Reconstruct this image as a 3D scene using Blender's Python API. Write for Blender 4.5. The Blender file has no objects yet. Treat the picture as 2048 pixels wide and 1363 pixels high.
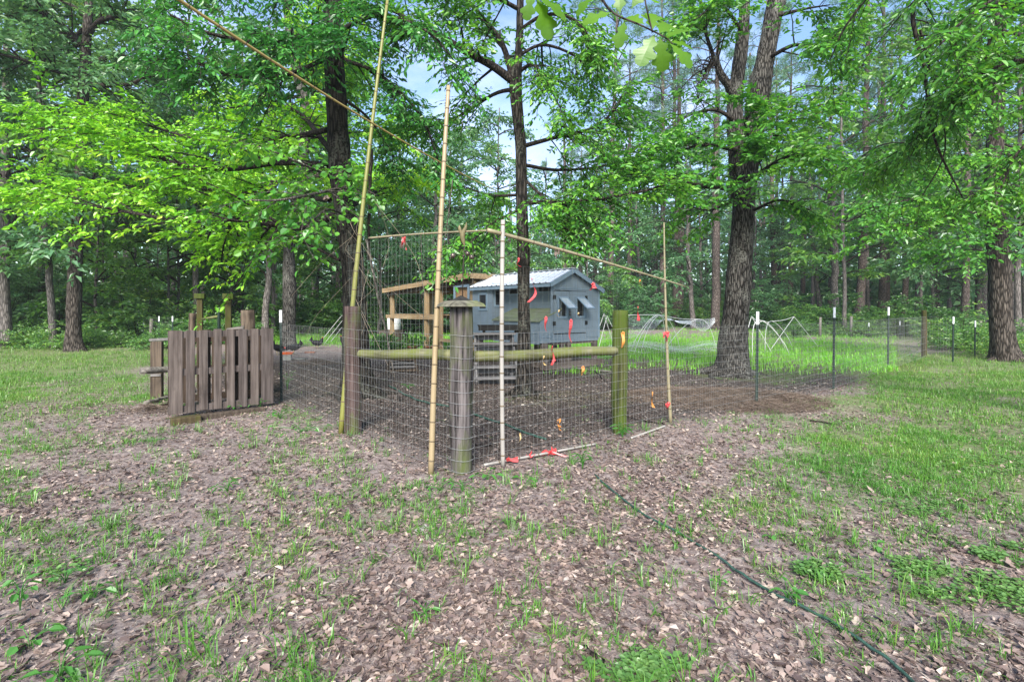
import bpy, math, random
import numpy as np
from mathutils import Vector
R = math.radians
scene = bpy.context.scene
col = scene.collection

# ------------------------------------------------------------------ camera, sky, sun, exposure
CAM_H, HOR, FPX = 1.5, 618.0, 1000.0           # eye height (m), horizon row and focal length in 2048-px units
cd = bpy.data.cameras.new('camera'); cam = bpy.data.objects.new('camera', cd); col.objects.link(cam)
cam.location = (0, 0, CAM_H); cam.rotation_euler = (R(90), 0, 0)
cd.sensor_fit = 'HORIZONTAL'; cd.sensor_width = 36.0; cd.lens = 36.0*FPX/2048
cd.shift_y = -(681.5-HOR)/2048; cd.clip_start = 0.05; cd.clip_end = 2000
scene.camera = cam

SUN_EL, SUN_AZ = 36.0, 183.0                    # degrees; azimuth measured from +Y (view direction), + = right
w = bpy.data.worlds.new('World'); scene.world = w; w.use_nodes = True
nt = w.node_tree; nt.nodes.clear()
out = nt.nodes.new('ShaderNodeOutputWorld'); bg = nt.nodes.new('ShaderNodeBackground')
sky = nt.nodes.new('ShaderNodeTexSky'); sky.sky_type = 'NISHITA'; sky.sun_disc = False
sky.sun_elevation = R(SUN_EL); sky.sun_rotation = R(SUN_AZ); sky.altitude = 50
sky.air_density = 1.2; sky.dust_density = 0.6; sky.ozone_density = 4.0
tc = nt.nodes.new('ShaderNodeTexCoord'); mp = nt.nodes.new('ShaderNodeMapping'); mp.inputs['Scale'].default_value = (1, 1, 2.6)
nz = nt.nodes.new('ShaderNodeTexNoise'); nz.inputs['Scale'].default_value = 2.3; nz.inputs['Detail'].default_value = 7; nz.inputs['Roughness'].default_value = .58
rp = nt.nodes.new('ShaderNodeValToRGB'); rp.color_ramp.elements[0].position = .47; rp.color_ramp.elements[1].position = .72
mx = nt.nodes.new('ShaderNodeMix'); mx.data_type = 'RGBA'; mx.inputs[7].default_value = (4.8, 5.2, 7.6, 1)
sc_ = nt.nodes.new('ShaderNodeMath'); sc_.operation = 'MULTIPLY'; sc_.inputs[1].default_value = .75
L = nt.links.new
L(tc.outputs['Generated'], mp.inputs['Vector']); L(mp.outputs[0], nz.inputs['Vector']); L(nz.outputs[0], rp.inputs[0])
L(rp.outputs[0], sc_.inputs[0]); L(sc_.outputs[0], mx.inputs[0]); L(sky.outputs[0], mx.inputs[6]); L(mx.outputs[2], bg.inputs[0]); L(bg.outputs[0], out.inputs[0])
bg.inputs[1].default_value = 0.13
sl = bpy.data.lights.new('sun', 'SUN'); sl.energy = 5.0; sl.angle = R(25); sl.color = (1, .95, .86)
so = bpy.data.objects.new('sun', sl); col.objects.link(so)
_d = Vector((math.sin(R(SUN_AZ))*math.cos(R(SUN_EL)), math.cos(R(SUN_AZ))*math.cos(R(SUN_EL)), math.sin(R(SUN_EL))))
so.rotation_euler = _d.to_track_quat('Z', 'Y').to_euler(); so.location = (0, 0, 40)
vs = scene.view_settings
vs.view_transform = 'Standard'; vs.look = 'None'; vs.gamma = 1.0; vs.use_curve_mapping = False; vs.exposure = 1.15
cy = scene.cycles
cy.use_denoising = True; cy.max_bounces = 7; cy.diffuse_bounces = 4; cy.glossy_bounces = 2; cy.transmission_bounces = 4
cy.transparent_max_bounces = 6; cy.caustics_reflective = False; cy.caustics_refractive = False; cy.sample_clamp_indirect = 6

# ------------------------------------------------------------------ helpers
def px(x, y, d):                                # a photo pixel at a distance -> world point
    return np.array([(x-1024)*d/FPX, d, CAM_H-(y-HOR)*d/FPX])

def _hash(i, j, k):
    n = (i.astype(np.int64)*374761393 + j.astype(np.int64)*668265263 + k.astype(np.int64)*2147483647) & 0xffffffff
    n = ((n ^ (n >> 13))*1274126177) & 0xffffffff
    n = ((n ^ (n >> 16))*2246822519) & 0xffffffff
    return ((n ^ (n >> 15)) & 0xffffff)/float(0xffffff)
def vnoise(p):
    p = np.asarray(p, float); i = np.floor(p); f = p-i; f = f*f*(3-2*f); i = i.astype(np.int64)
    r = 0
    for a in (0, 1):
        for b in (0, 1):
            for c in (0, 1):
                wgt = (f[:, 0] if a else 1-f[:, 0])*(f[:, 1] if b else 1-f[:, 1])*(f[:, 2] if c else 1-f[:, 2])
                r = r+wgt*_hash(i[:, 0]+a, i[:, 1]+b, i[:, 2]+c)
    return r
def fbm(p, o=3):
    p = np.asarray(p, float); r = 0; a = .5; t = 0
    for _ in range(o):
        r = r+a*vnoise(p); t += a; a *= .5; p = p*2.03+17.3
    return r/t
def hgt(x, y):                                  # ground height
    x = np.atleast_1d(np.asarray(x, float)); y = np.atleast_1d(np.asarray(y, float))
    q = np.stack([x*.45, y*.45, 0*x], 1)
    z = (fbm(q, 3)-.5)*.10 + (vnoise(np.stack([x*2.7, y*2.7, 0*x+5], 1))-.5)*.022
    return z*np.clip((np.hypot(x, y)-1)/6, .25, 1)
def h1(x, y): return float(hgt(x, y)[0])
def gp(x, y, dz=0):                             # photo pixel that lies on the ground
    d = 1000*CAM_H/(y-HOR); X = (x-1024)*d/FPX
    return np.array([X, d, h1(X, d)+dz])
def onground(x, d, dz=0):
    X = (x-1024)*d/FPX; return np.array([X, d, h1(X, d)+dz])
def nrm(v):
    v = np.asarray(v, float); return v/np.maximum(np.linalg.norm(v, axis=-1, keepdims=True), 1e-9)
def smooth(pts, n):                             # Catmull-Rom resample of rows (any width)
    p = np.asarray(pts, float)
    if len(p) < 3:
        t = np.linspace(0, 1, n)[:, None]; return p[0]*(1-t)+p[-1]*t
    q = np.vstack([2*p[0]-p[1], p, 2*p[-1]-p[-2]]); m = len(p)-1
    t = np.linspace(0, m, n); i = np.minimum(t.astype(int), m-1); f = (t-i)[:, None]
    a, b, c, d = q[i], q[i+1], q[i+2], q[i+3]
    return .5*((2*b)+(c-a)*f+(2*a-5*b+4*c-d)*f*f+(3*b-a-3*c+d)*f**3)

def mesh_from(name, verts, polys):              # polys: list of int arrays (n,k)
    me = bpy.data.meshes.new(name); v = np.asarray(verts, np.float32)
    me.vertices.add(len(v)); me.vertices.foreach_set('co', v.ravel())
    polys = [np.asarray(p, np.int32) for p in polys if len(p)]
    lt = np.concatenate([np.full(len(p), p.shape[1], np.int32) for p in polys]); ls = np.concatenate([[0], np.cumsum(lt)[:-1]]).astype(np.int32)
    lv = np.concatenate([p.ravel() for p in polys])
    me.loops.add(len(lv)); me.loops.foreach_set('vertex_index', lv)
    me.polygons.add(len(lt)); me.polygons.foreach_set('loop_start', ls); me.polygons.foreach_set('loop_total', lt)
    me.update(calc_edges=True); return me

class MB:                                       # collects shapes, builds ONE mesh object
    def __init__(s): s.v = []; s.n = 0; s.p = {}
    def add(s, v, *polys):
        v = np.asarray(v, float); s.v.append(v)
        for f in polys:
            f = np.asarray(f, np.int64)
            if f.size: s.p.setdefault(f.shape[1], []).append(f+s.n)
        s.n += len(v); return s
    def box(s, c, size, rz=0, M=None):          # centre, full size
        h = np.asarray(size, float)/2
        v = np.array([[a, b, d] for a in (-1, 1) for b in (-1, 1) for d in (-1, 1)])*h
        if rz: v = v@np.array([[math.cos(rz), math.sin(rz), 0], [-math.sin(rz), math.cos(rz), 0], [0, 0, 1]])
        if M is not None: v = v@np.asarray(M).T
        return s.add(v+np.asarray(c), [[0, 1, 3, 2], [4, 6, 7, 5], [0, 4, 5, 1], [2, 3, 7, 6], [0, 2, 6, 4], [1, 5, 7, 3]])
    def b2(s, lo, hi): lo = np.array(lo, float); hi = np.array(hi, float); return s.box((lo+hi)/2, hi-lo)
    def beam(s, a, b, wd, ht, up=(0, 0, 1)):    # rectangular bar from a to b
        a = np.asarray(a, float); b = np.asarray(b, float); t = nrm(b-a); sd = nrm(np.cross(t, up)); u = np.cross(sd, t)
        return s.box((a+b)/2, (np.linalg.norm(b-a), wd, ht), M=np.stack([t, sd, u], 1))
    def prism(s, poly, d):                      # polygon (n,3) extruded by vector d
        a = np.asarray(poly, float); n = len(a); k = np.arange(n); k2 = (k+1) % n
        return s.add(np.vstack([a, a+np.asarray(d)]), np.stack([k, k2, k2+n, k+n], 1), [k[::-1]], [k+n])
    def tube(s, pts, rad, sides=6, cap=True, disp=None):
        v, q = sweep(pts, rad, sides, disp); s.add(v, q)
        if cap and sides > 2:
            m = s.n-len(v); k = np.arange(sides)
            s.p.setdefault(sides, []).append(np.array([k[::-1]+m])); s.p.setdefault(sides, []).append(np.array([k+m+len(v)-sides]))
        return s
    def ball(s, c, r, seg=10, ring=6):
        c = np.asarray(c, float); r = np.asarray(r, float)*np.ones(3); t = np.linspace(.12, math.pi-.12, ring)
        pts = np.stack([0*t, 0*t, -np.cos(t)], 1); v = []
        for i in range(ring):
            a = np.arange(seg)/seg*2*math.pi; v.append(np.stack([np.sin(t[i])*np.cos(a), np.sin(t[i])*np.sin(a), 0*a-np.cos(t[i])], 1))
        v = np.vstack(v)*r+c; q = []
        for i in range(ring-1):
            for j in range(seg): q.append([i*seg+j, i*seg+(j+1) % seg, (i+1)*seg+(j+1) % seg, (i+1)*seg+j])
        k = np.arange(seg); s.add(v, q, [k[::-1]], [k+(ring-1)*seg]); return s
    def mesh(s, name='m'): return mesh_from(name, np.vstack(s.v), [np.vstack(f) for f in s.p.values()])
    def build(s, name, mat, parent=None, world=False, smooth_=False, bevel=0):
        me = s.mesh(name)
        if world and parent is not None:
            o = np.array(parent.location, np.float32); c = np.empty(len(me.vertices)*3, np.float32); me.vertices.foreach_get('co', c)
            me.vertices.foreach_set('co', (c.reshape(-1, 3)-o).ravel()); me.update()
        return link(name, me, mat, parent, smooth_, bevel)
def link(name, me, mat, parent=None, smooth_=False, bevel=0):
    o = bpy.data.objects.new(name, me); col.objects.link(o)
    if not me.materials: me.materials.append(mat)
    if not smooth_: me.shade_flat()
    if parent is not None: o.parent = parent
    if bevel:
        m = o.modifiers.new('bevel', 'BEVEL'); m.width = bevel; m.segments = 1; m.limit_method = 'ANGLE'
    return o
def sweep(pts, rad, sides=6, disp=None):
    p = np.asarray(pts, float); n = len(p); r = np.broadcast_to(np.asarray(rad, float), (n,))
    t = nrm(np.gradient(p, axis=0)); ref = np.array([1., 0, 0]) if abs(t[0][2]) > .7 else np.array([0, 0, 1.])
    a = np.arange(sides)/sides*2*math.pi; V = np.empty((n, sides, 3)); u = nrm(np.cross(t[0], ref))
    for i in range(n):
        u = nrm(u-t[i]*np.dot(u, t[i])); b = np.cross(t[i], u)
        V[i] = np.outer(np.cos(a), u)+np.outer(np.sin(a), b)
    rr = r[:, None]*np.ones((1, sides))
    if disp is not None: rr = disp(p, V, rr, a)
    v = p[:, None, :]+V*rr[:, :, None]
    i = np.arange(n-1)[:, None]*sides; j = np.arange(sides)[None]; j2 = (j+1) % sides
    q = np.stack([i+j, i+j2, i+sides+j2, i+sides+j], -1).reshape(-1, 4)
    return v.reshape(-1, 3), q
def leaf_arrays(P, D, N, Ln, Wd, six=True, droop=.15, fold=.12):
    D = nrm(D); S = nrm(np.cross(D, N)); N = np.cross(S, D); Ln = Ln[:, None]; Wd = Wd[:, None]; n = len(P)
    f = lambda s, w_, z: P+D*Ln*s+S*Wd*w_+N*Ln*z
    k = np.arange(n)[:, None]
    if six:
        V = np.stack([P, f(.3, .46, fold*.6), f(.68, .40, fold*.4-droop*.4), f(1, 0, -droop), f(.68, -.40, fold*.4-droop*.4), f(.3, -.46, fold*.6)], 1)
        F = np.concatenate([k*6+np.array([[0, 1, 2, 3]]), k*6+np.array([[0, 3, 4, 5]])])
    else:
        V = np.stack([P, f(.45, .5, fold), f(1, 0, -droop), f(.45, -.5, fold)], 1)
        F = np.concatenate([k*4+np.array([[0, 1, 2]]), k*4+np.array([[0, 2, 3]])])
    return V.reshape(-1, 3), F
def tag(o, label=None, cat=None, group=None, kind=None):
    if label: o['label'] = label
    if cat: o['category'] = cat
    if group: o['group'] = group
    if kind: o['kind'] = kind
    return o
def thing(name, label, cat, loc=(0, 0, 0), rz=0, group=None):
    o = bpy.data.objects.new(name, None); col.objects.link(o); o.empty_display_size = .1
    o.location = [float(c) for c in loc]; o.rotation_euler = (0, 0, rz); return tag(o, label, cat, group)
def copy_tree(o, parent=None):
    c = o.copy(); col.objects.link(c); c.parent = parent
    for ch in list(o.children): copy_tree(ch, c)
    return c

# ------------------------------------------------------------------ materials
def new_mat(name):
    m = bpy.data.materials.new(name); m.use_nodes = True; n = m.node_tree; n.nodes.clear()
    o = n.nodes.new('ShaderNodeOutputMaterial'); return m, n, o
def ramp(n, fac, stops, interp='LINEAR'):
    r = n.nodes.new('ShaderNodeValToRGB'); r.color_ramp.interpolation = interp
    e = r.color_ramp.elements
    while len(e) < len(stops): e.new(.5)
    for el, (p, c) in zip(e, stops): el.position = p; el.color = (*c, 1) if len(c) == 3 else c
    n.links.new(fac, r.inputs[0]); return r.outputs[0]
def noise(n, vec, scale, detail=4, rough=.55):
    t = n.nodes.new('ShaderNodeTexNoise'); t.inputs['Scale'].default_value = scale; t.inputs['Detail'].default_value = detail
    t.inputs['Roughness'].default_value = rough; n.links.new(vec, t.inputs['Vector']); return t.outputs[0]
def coords(n, scale=(1, 1, 1), which='Object'):
    t = n.nodes.new('ShaderNodeTexCoord')
    m = n.nodes.new('ShaderNodeMapping'); m.inputs['Scale'].default_value = scale
    if which == 'World':
        g = n.nodes.new('ShaderNodeNewGeometry'); n.links.new(g.outputs['Position'], m.inputs[0])
    else: n.links.new(t.outputs[which], m.inputs[0])
    return m.outputs[0]
def mixc(n, f, a, b, mode='MIX'):
    m = n.nodes.new('ShaderNodeMix'); m.data_type = 'RGBA'; m.blend_type = mode
    for s, v in ((0, f), (6, a), (7, b)):
        if isinstance(v, (int, float)): m.inputs[s].default_value = v
        elif isinstance(v, tuple): m.inputs[s].default_value = (*v, 1)
        else: n.links.new(v, m.inputs[s])
    return m.outputs[2]
def bump(n, hgt_, st, dist=.01):
    b = n.nodes.new('ShaderNodeBump'); b.inputs['Strength'].default_value = st; b.inputs['Distance'].default_value = dist
    n.links.new(hgt_, b.inputs['Height']); return b.outputs[0]
def princ(n, o, c, rough=.8, nor=None, metal=0, spec=.3):
    p = n.nodes.new('ShaderNodeBsdfPrincipled'); p.inputs['Roughness'].default_value = rough; p.inputs['Metallic'].default_value = metal
    p.inputs['Specular IOR Level'].default_value = spec
    if isinstance(c, tuple): p.inputs['Base Color'].default_value = (*c, 1)
    else: n.links.new(c, p.inputs['Base Color'])
    if nor: n.links.new(nor, p.inputs['Normal'])
    n.links.new(p.outputs[0], o.inputs[0]); return p
def m_plain(name, c, rough=.6, var=.25, metal=0, scale=8, spec=.3):
    m, n, o = new_mat(name); v = coords(n); f = noise(n, v, scale, 4)
    c2 = ramp(n, f, [(.3, tuple(x*(1-var) for x in c)), (.7, tuple(min(1, x*(1+var)) for x in c))])
    princ(n, o, c2, rough, bump(n, noise(n, v, scale*6, 3), .15), metal, spec); return m
def m_wood(name, dark, light, axis=2, grain=40, moss=None, moss_amt=.5, bs=.5, rnd=True):
    m, n, o = new_mat(name); s = [grain]*3; s[axis] = grain*.045; v = coords(n, tuple(s)); f = noise(n, v, 1, 5, .65)
    c = ramp(n, f, [(.36, dark), (.5, tuple((a+b)/2 for a, b in zip(dark, light))), (.64, light)])
    b0 = noise(n, coords(n), 3.0, 3); c = mixc(n, .5, c, ramp(n, b0, [(.3, (.55, .55, .55)), (.7, (1, 1, 1))]), 'MULTIPLY')
    if rnd:
        oi = n.nodes.new('ShaderNodeObjectInfo'); c = mixc(n, 1, c, ramp(n, oi.outputs['Random'], [(0, (.78, .78, .8)), (1, (1.0, .98, .95))]), 'MULTIPLY')
    if moss:
        f2 = noise(n, coords(n, (3, 3, 1.1)), 1.6, 5, .6); c = mixc(n, ramp(n, f2, [(max(0, .62-moss_amt*.5), (0, 0, 0)), (.80-moss_amt*.4, (1, 1, 1))]), c, moss)
    princ(n, o, c, .85, bump(n, f, bs, .006), 0, .2); return m
def m_bark(name, dark, light, lichen=None, sc=9, stretch=.22, bs=.9):
    m, n, o = new_mat(name); v = coords(n, (sc, sc, sc*stretch))
    f = noise(n, v, 1.6, 6, .7)
    vo = n.nodes.new('ShaderNodeTexVoronoi'); vo.feature = 'DISTANCE_TO_EDGE'; vo.inputs['Scale'].default_value = 2.2
    dv = n.nodes.new('ShaderNodeMix'); dv.data_type = 'VECTOR'; dv.inputs[0].default_value = .12; n.links.new(v, dv.inputs[4])
    nc = n.nodes.new('ShaderNodeTexNoise'); nc.inputs['Scale'].default_value = 2.0; n.links.new(v, nc.inputs['Vector']); n.links.new(nc.outputs['Color'], dv.inputs[5]); n.links.new(dv.outputs[1], vo.inputs['Vector'])
    e = ramp(n, vo.outputs['Distance'], [(0, (0, 0, 0)), (.30, (1, 1, 1))])
    h = mixc(n, .9, f, e, 'MULTIPLY')
    c = ramp(n, h, [(.12, dark), (.34, tuple(.45*a+.55*b for a, b in zip(dark, light))), (.56, light)])
    if lichen:
        l = noise(n, coords(n, (1, 1, .6)), 3.1, 4); l2 = noise(n, coords(n), 31, 3)
        c = mixc(n, ramp(n, mixc(n, .45, l, l2), [(.53, (0, 0, 0)), (.64, (.7, .7, .7))]), c, lichen)
    princ(n, o, c, .92, bump(n, h, bs, .02), 0, .15); return m
def m_leaf(name, stops, trans=.42, clump=.6, gloss=.05, tgain=1.25, gain=1.0, rw=.7, cw=1.25):
    m, n, o = new_mat(name); g = n.nodes.new('ShaderNodeNewGeometry')
    f = noise(n, coords(n, (1, 1, 1), 'World'), clump, 3)
    a = n.nodes.new('ShaderNodeMath'); a.operation = 'MULTIPLY_ADD'; a.inputs[1].default_value = rw
    b = n.nodes.new('ShaderNodeMath'); b.operation = 'MULTIPLY_ADD'; b.inputs[1].default_value = cw; b.inputs[2].default_value = .5-.5*cw-.5*rw
    n.links.new(f, b.inputs[0]); n.links.new(g.outputs['Random Per Island'], a.inputs[0]); n.links.new(b.outputs[0], a.inputs[2])
    c = ramp(n, a.outputs[0], [(p, tuple(min(.75, x*gain) for x in q)) for p, q in stops])
    d = n.nodes.new('ShaderNodeBsdfDiffuse'); t = n.nodes.new('ShaderNodeBsdfTranslucent'); gl = n.nodes.new('ShaderNodeBsdfGlossy'); gl.inputs['Roughness'].default_value = .42
    n.links.new(c, d.inputs[0]); n.links.new(mixc(n, 1.0, c, (tgain*1.05, tgain, tgain*.55), 'MULTIPLY'), t.inputs[0])
    s1 = n.nodes.new('ShaderNodeMixShader'); s1.inputs[0].default_value = trans; n.links.new(d.outputs[0], s1.inputs[1]); n.links.new(t.outputs[0], s1.inputs[2])
    s2 = n.nodes.new('ShaderNodeMixShader'); s2.inputs[0].default_value = gloss; n.links.new(s1.outputs[0], s2.inputs[1]); n.links.new(gl.outputs[0], s2.inputs[2])
    n.links.new(s2.outputs[0], o.inputs[0]); return m
M = {}
# leaves
M['leaf_lime'] = m_leaf('leaf_lime', [(.1, (.055, .17, .010)), (.45, (.115, .29, .014)), (.8, (.21, .40, .024)), (1, (.36, .47, .06))], .45, .5, .05, gain=1.7)
M['leaf_mid'] = m_leaf('leaf_mid', [(.05, (.020, .085, .012)), (.5, (.044, .155, .017)), (1, (.115, .25, .022))], .45, .6, gain=1.9)
M['leaf_dark'] = m_leaf('leaf_dark', [(.05, (.012, .065, .014)), (.5, (.026, .115, .020)), (1, (.060, .185, .026))], .40, .6, gain=2.1)
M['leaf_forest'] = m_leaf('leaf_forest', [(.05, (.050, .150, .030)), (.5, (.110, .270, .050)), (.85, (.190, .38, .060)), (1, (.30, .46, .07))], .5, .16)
M['leaf_teal'] = m_leaf('leaf_teal', [(.05, (.050, .150, .065)), (.5, (.105, .260, .110)), (1, (.20, .38, .15))], .48, .2)  # bluish green puts the far wood's distance haze into the leaf colour
M['leaf_shrub'] = m_leaf('leaf_shrub', [(.05, (.040, .125, .035)), (.5, (.090, .230, .055)), (.8, (.17, .35, .070)), (1, (.28, .44, .07))], .45, .35)
M['leaf_needle'] = m_leaf('leaf_needle', [(.05, (.030, .085, .050)), (1, (.080, .155, .080))], .3, .3, gain=2)
M['leaf_oak'] = m_leaf('leaf_oak', [(.05, (.060, .175, .010)), (1, (.135, .29, .016))], .55, 2.0, .04, 1.3)
M['leaf_weed'] = m_leaf('leaf_weed', [(.05, (.035, .15, .030)), (1, (.09, .26, .045))], .4, 1.5, .03)
M['grass_lawn'] = m_leaf('grass_lawn', [(.05, (.075, .24, .018)), (.5, (.125, .34, .022)), (1, (.22, .42, .045))], .45, .25, .03, gain=1.45)
M['grass_meadow'] = m_leaf('grass_meadow', [(.05, (.06, .16, .028)), (.5, (.115, .25, .038)), (.85, (.20, .30, .07)), (1, (.30, .27, .13))], .4, .35, .03)
M['grass_tuft'] = m_leaf('grass_tuft', [(.05, (.045, .14, .020)), (.6, (.085, .23, .028)), (1, (.20, .30, .06))], .4, .8, .04, gain=1.2)
M['clover'] = m_leaf('clover', [(.05, (.075, .19, .045)), (1, (.17, .31, .085))], .4, 2)
M['litter'] = m_leaf('litter', [(.0, (.048, .033, .030)), (.25, (.112, .079, .071)), (.55, (.190, .137, .118)), (.85, (.285, .212, .178)), (1, (.42, .34, .28))], .12, 1.2, .05, .9, rw=.95, cw=.55)
M['litter_dark'] = m_leaf('litter_dark', [(.0, (.035, .027, .024)), (.5, (.085, .066, .058)), (.85, (.150, .120, .104)), (1, (.29, .25, .215))], .1, 1.0, .05, .9, rw=.95, cw=.55)
M['hay'] = m_leaf('hay', [(0, (.09, .085, .045)), (1, (.21, .20, .12))], .2, 2, .03, .9)
M['straw_core'] = m_plain('straw_core', (.085, .062, .048), .95, .4, 0, 9)
M['debris'] = m_leaf('debris', [(0, (.07, .053, .047)), (.5, (.18, .138, .118)), (1, (.38, .33, .28))], .05, 2, .03, .9, rw=.95, cw=.55)
M['straw'] = m_leaf('straw', [(.0, (.075, .052, .041)), (.6, (.155, .115, .090)), (1, (.27, .21, .165))], .1, 2, .03, .9)
# bark and wood
M['bark_dark'] = m_bark('bark_dark', (.004, .0035, .003), (.050, .043, .036), (.095, .10, .08), 11, .16)
M['bark_gray'] = m_bark('bark_gray', (.007, .006, .005), (.108, .100, .091), (.17, .17, .15), 14, .16)
M['bark_oak'] = m_bark('bark_oak', (.014, .011, .009), (.115, .097, .084), None, 12, .14)
M['bark_pine'] = m_bark('bark_pine', (.038, .029, .026), (.175, .142, .128), None, 8, .25)
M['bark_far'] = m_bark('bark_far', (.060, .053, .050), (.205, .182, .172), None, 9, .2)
M['limb'] = m_bark('limb', (.010, .008, .007), (.062, .050, .042), None, 14)
M['limb_gray'] = m_bark('limb_gray', (.04, .035, .03), (.19, .17, .15), None, 14)
M['vine_dead'] = m_plain('vine_dead', (.25, .20, .15), .9, .3)
M['post_corner'] = m_wood('post_corner', (.012, .010, .010), (.160, .143, .147), 2, 34, (.070, .088, .026), .30, 1.0)
M['post_left'] = m_wood('post_left', (.022, .013, .011), (.115, .080, .074), 2, 30, (.07, .09, .025), .25, 1.0)
M['post_green'] = m_wood('post_green', (.016, .018, .007), (.085, .092, .028), 2, 20, (.045, .070, .008), .52, .9)
M['rail_green'] = m_wood('rail_green', (.080, .080, .036), (.22, .215, .130), 0, 18, (.115, .130, .035), .42, .5)
M['cap_wood'] = m_wood('cap_wood', (.07, .065, .05), (.20, .19, .145), 0, 22, (.12, .14, .06), .3, .5)
M['pallet'] = m_wood('pallet', (.055, .043, .039), (.150, .124, .113), 2, 24, (.026, .02, .017), .13, .7)
M['pallet_dark'] = m_wood('pallet_dark', (.020, .014, .010), (.075, .052, .038), 2, 20, None, 0, .4)
M['plank_gray'] = m_wood('plank_gray', (.10, .095, .095), (.25, .24, .24), 0, 20, None, 0, .5)
M['old_post'] = m_wood('old_post', (.035, .026, .020), (.13, .10, .075), 2, 20, None, 0, .7)
M['moss_post'] = m_wood('moss_post', (.035, .026, .013), (.105, .082, .042), 2, 18, (.050, .056, .010), .35, .5)
M['log'] = m_wood('log', (.09, .08, .07), (.26, .24, .215), 0, 22, None, 0, .7)
M['skid'] = m_wood('skid', (.10, .075, .062), (.235, .195, .175), 0, 18, None, 0, .4)
M['lumber'] = m_wood('lumber', (.27, .18, .10), (.46, .34, .20), 1, 14, None, 0, .2)
M['lumber_z'] = m_wood('lumber_z', (.25, .17, .09), (.43, .32, .19), 2, 14, None, 0, .2)
M['plywood'] = m_wood('plywood', (.32, .19, .10), (.48, .31, .18), 2, 7, None, 0, .15)
M['coop'] = m_plain('coop', (.178, .226, .272), .7, .07, 0, 5)
M['coop_trim'] = m_plain('coop_trim', (.195, .270, .345), .65, .07, 0, 5)
M['coop_shade'] = m_plain('coop_shade', (.02, .022, .026), .7)  # near-black colour stands for the shaded interior behind the small windows
M['nest_lid'] = m_wood('nest_lid', (.15, .17, .12), (.26, .28, .20), 1, 10, (.17, .20, .11), .4, .2)
M['roof_metal'] = m_plain('roof_metal', (.62, .65, .70), .45, .08, 0, 3, .5)
M['black_metal'] = m_plain('black_metal', (.012, .012, .013), .5)
M['glass'] = m_plain('glass', (.42, .48, .52), .12, .08, .1, 3, .6)
M['black_wood'] = m_wood('black_wood', (.008, .008, .008), (.03, .029, .028), 0, 20, None, 0, .3)
M['wire'] = m_plain('wire', (.22, .225, .225), .5, .3, .3, 20, .5)
M['wire_dark'] = m_plain('wire_dark', (.10, .115, .105), .6, .2, .2, 20)
M['tpost'] = m_plain('tpost', (.006, .018, .013), .55, .3, 0, 20, .4)
M['tpost_tip'] = m_plain('tpost_tip', (.60, .62, .64), .6, .2, 0, 20)
M['tape_red'] = m_leaf('tape_red', [(0, (.80, .05, .06)), (1, (.95, .12, .12))], .35, 3, .08, 1)
M['tape_orange'] = m_leaf('tape_orange', [(0, (.80, .24, .03)), (1, (.90, .38, .09))], .35, 3, .08, 1)
M['tape_tan'] = m_leaf('tape_tan', [(0, (.60, .42, .16)), (1, (.72, .56, .28))], .35, 3, .08, 1)
M['pvc'] = m_plain('pvc', (.58, .58, .57), .5, .08)
M['hose'] = m_plain('hose', (.028, .065, .050), .6, .45, 0, 30, .3)
M['terracotta'] = m_plain('terracotta', (.27, .11, .065), .8)
M['pot_dark'] = m_plain('pot_dark', (.03, .05, .055), .6)
M['feather'] = m_plain('feather', (.006, .006, .008), .8, .5, 0, 40, .12)
M['comb'] = m_plain('comb', (.50, .03, .025), .6)
M['leg_horn'] = m_plain('leg_horn', (.30, .25, .12), .7)
M['feeder_orange'] = m_plain('feeder_orange', (.85, .14, .03), .5)
M['feeder_gray'] = m_plain('feeder_gray', (.20, .20, .18), .8)
M['white_plastic'] = m_plain('white_plastic', (.72, .74, .74), .5, .1)
M['net'] = m_plain('net', (.78, .80, .82), .8, .1)
M['ornament'] = m_plain('ornament', (.10, .085, .04), .5, .3, .3, 12)
M['ornament_ball'] = m_plain('ornament_ball', (.10, .075, .065), .25, .3, .6, 12, .6)
M['rod'] = m_plain('rod', (.045, .035, .03), .6, .3, .4)
def m_bamboo(name, a, b, c):
    m, n, o = new_mat(name); f = noise(n, coords(n, (3, 3, .8)), 1.5, 4); f2 = noise(n, coords(n, (60, 60, 2)), 1, 3)
    cc = ramp(n, f, [(.3, a), (.55, b), (.75, c)]); cc = mixc(n, .35, cc, ramp(n, f2, [(.3, (.6, .6, .55)), (.7, (1, 1, 1))]), 'MULTIPLY')
    princ(n, o, cc, .45, None, 0, .4); return m
M['bamboo_green'] = m_bamboo('bamboo_green', (.135, .145, .030), (.175, .175, .042), (.20, .185, .065))
M['bamboo_tan'] = m_bamboo('bamboo_tan', (.25, .185, .100), (.29, .225, .135), (.26, .195, .060))
M['bamboo_gray'] = m_bamboo('bamboo_gray', (.23, .215, .20), (.31, .29, .27), (.27, .24, .205))
M['bamboo_dry'] = m_bamboo('bamboo_dry', (.165, .150, .085), (.235, .20, .125), (.27, .23, .16))
M['bamboo_yellow'] = m_bamboo('bamboo_yellow', (.25, .185, .055), (.29, .22, .075), (.25, .20, .06))
M['node'] = m_plain('node', (.10, .075, .045), .7)
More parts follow.
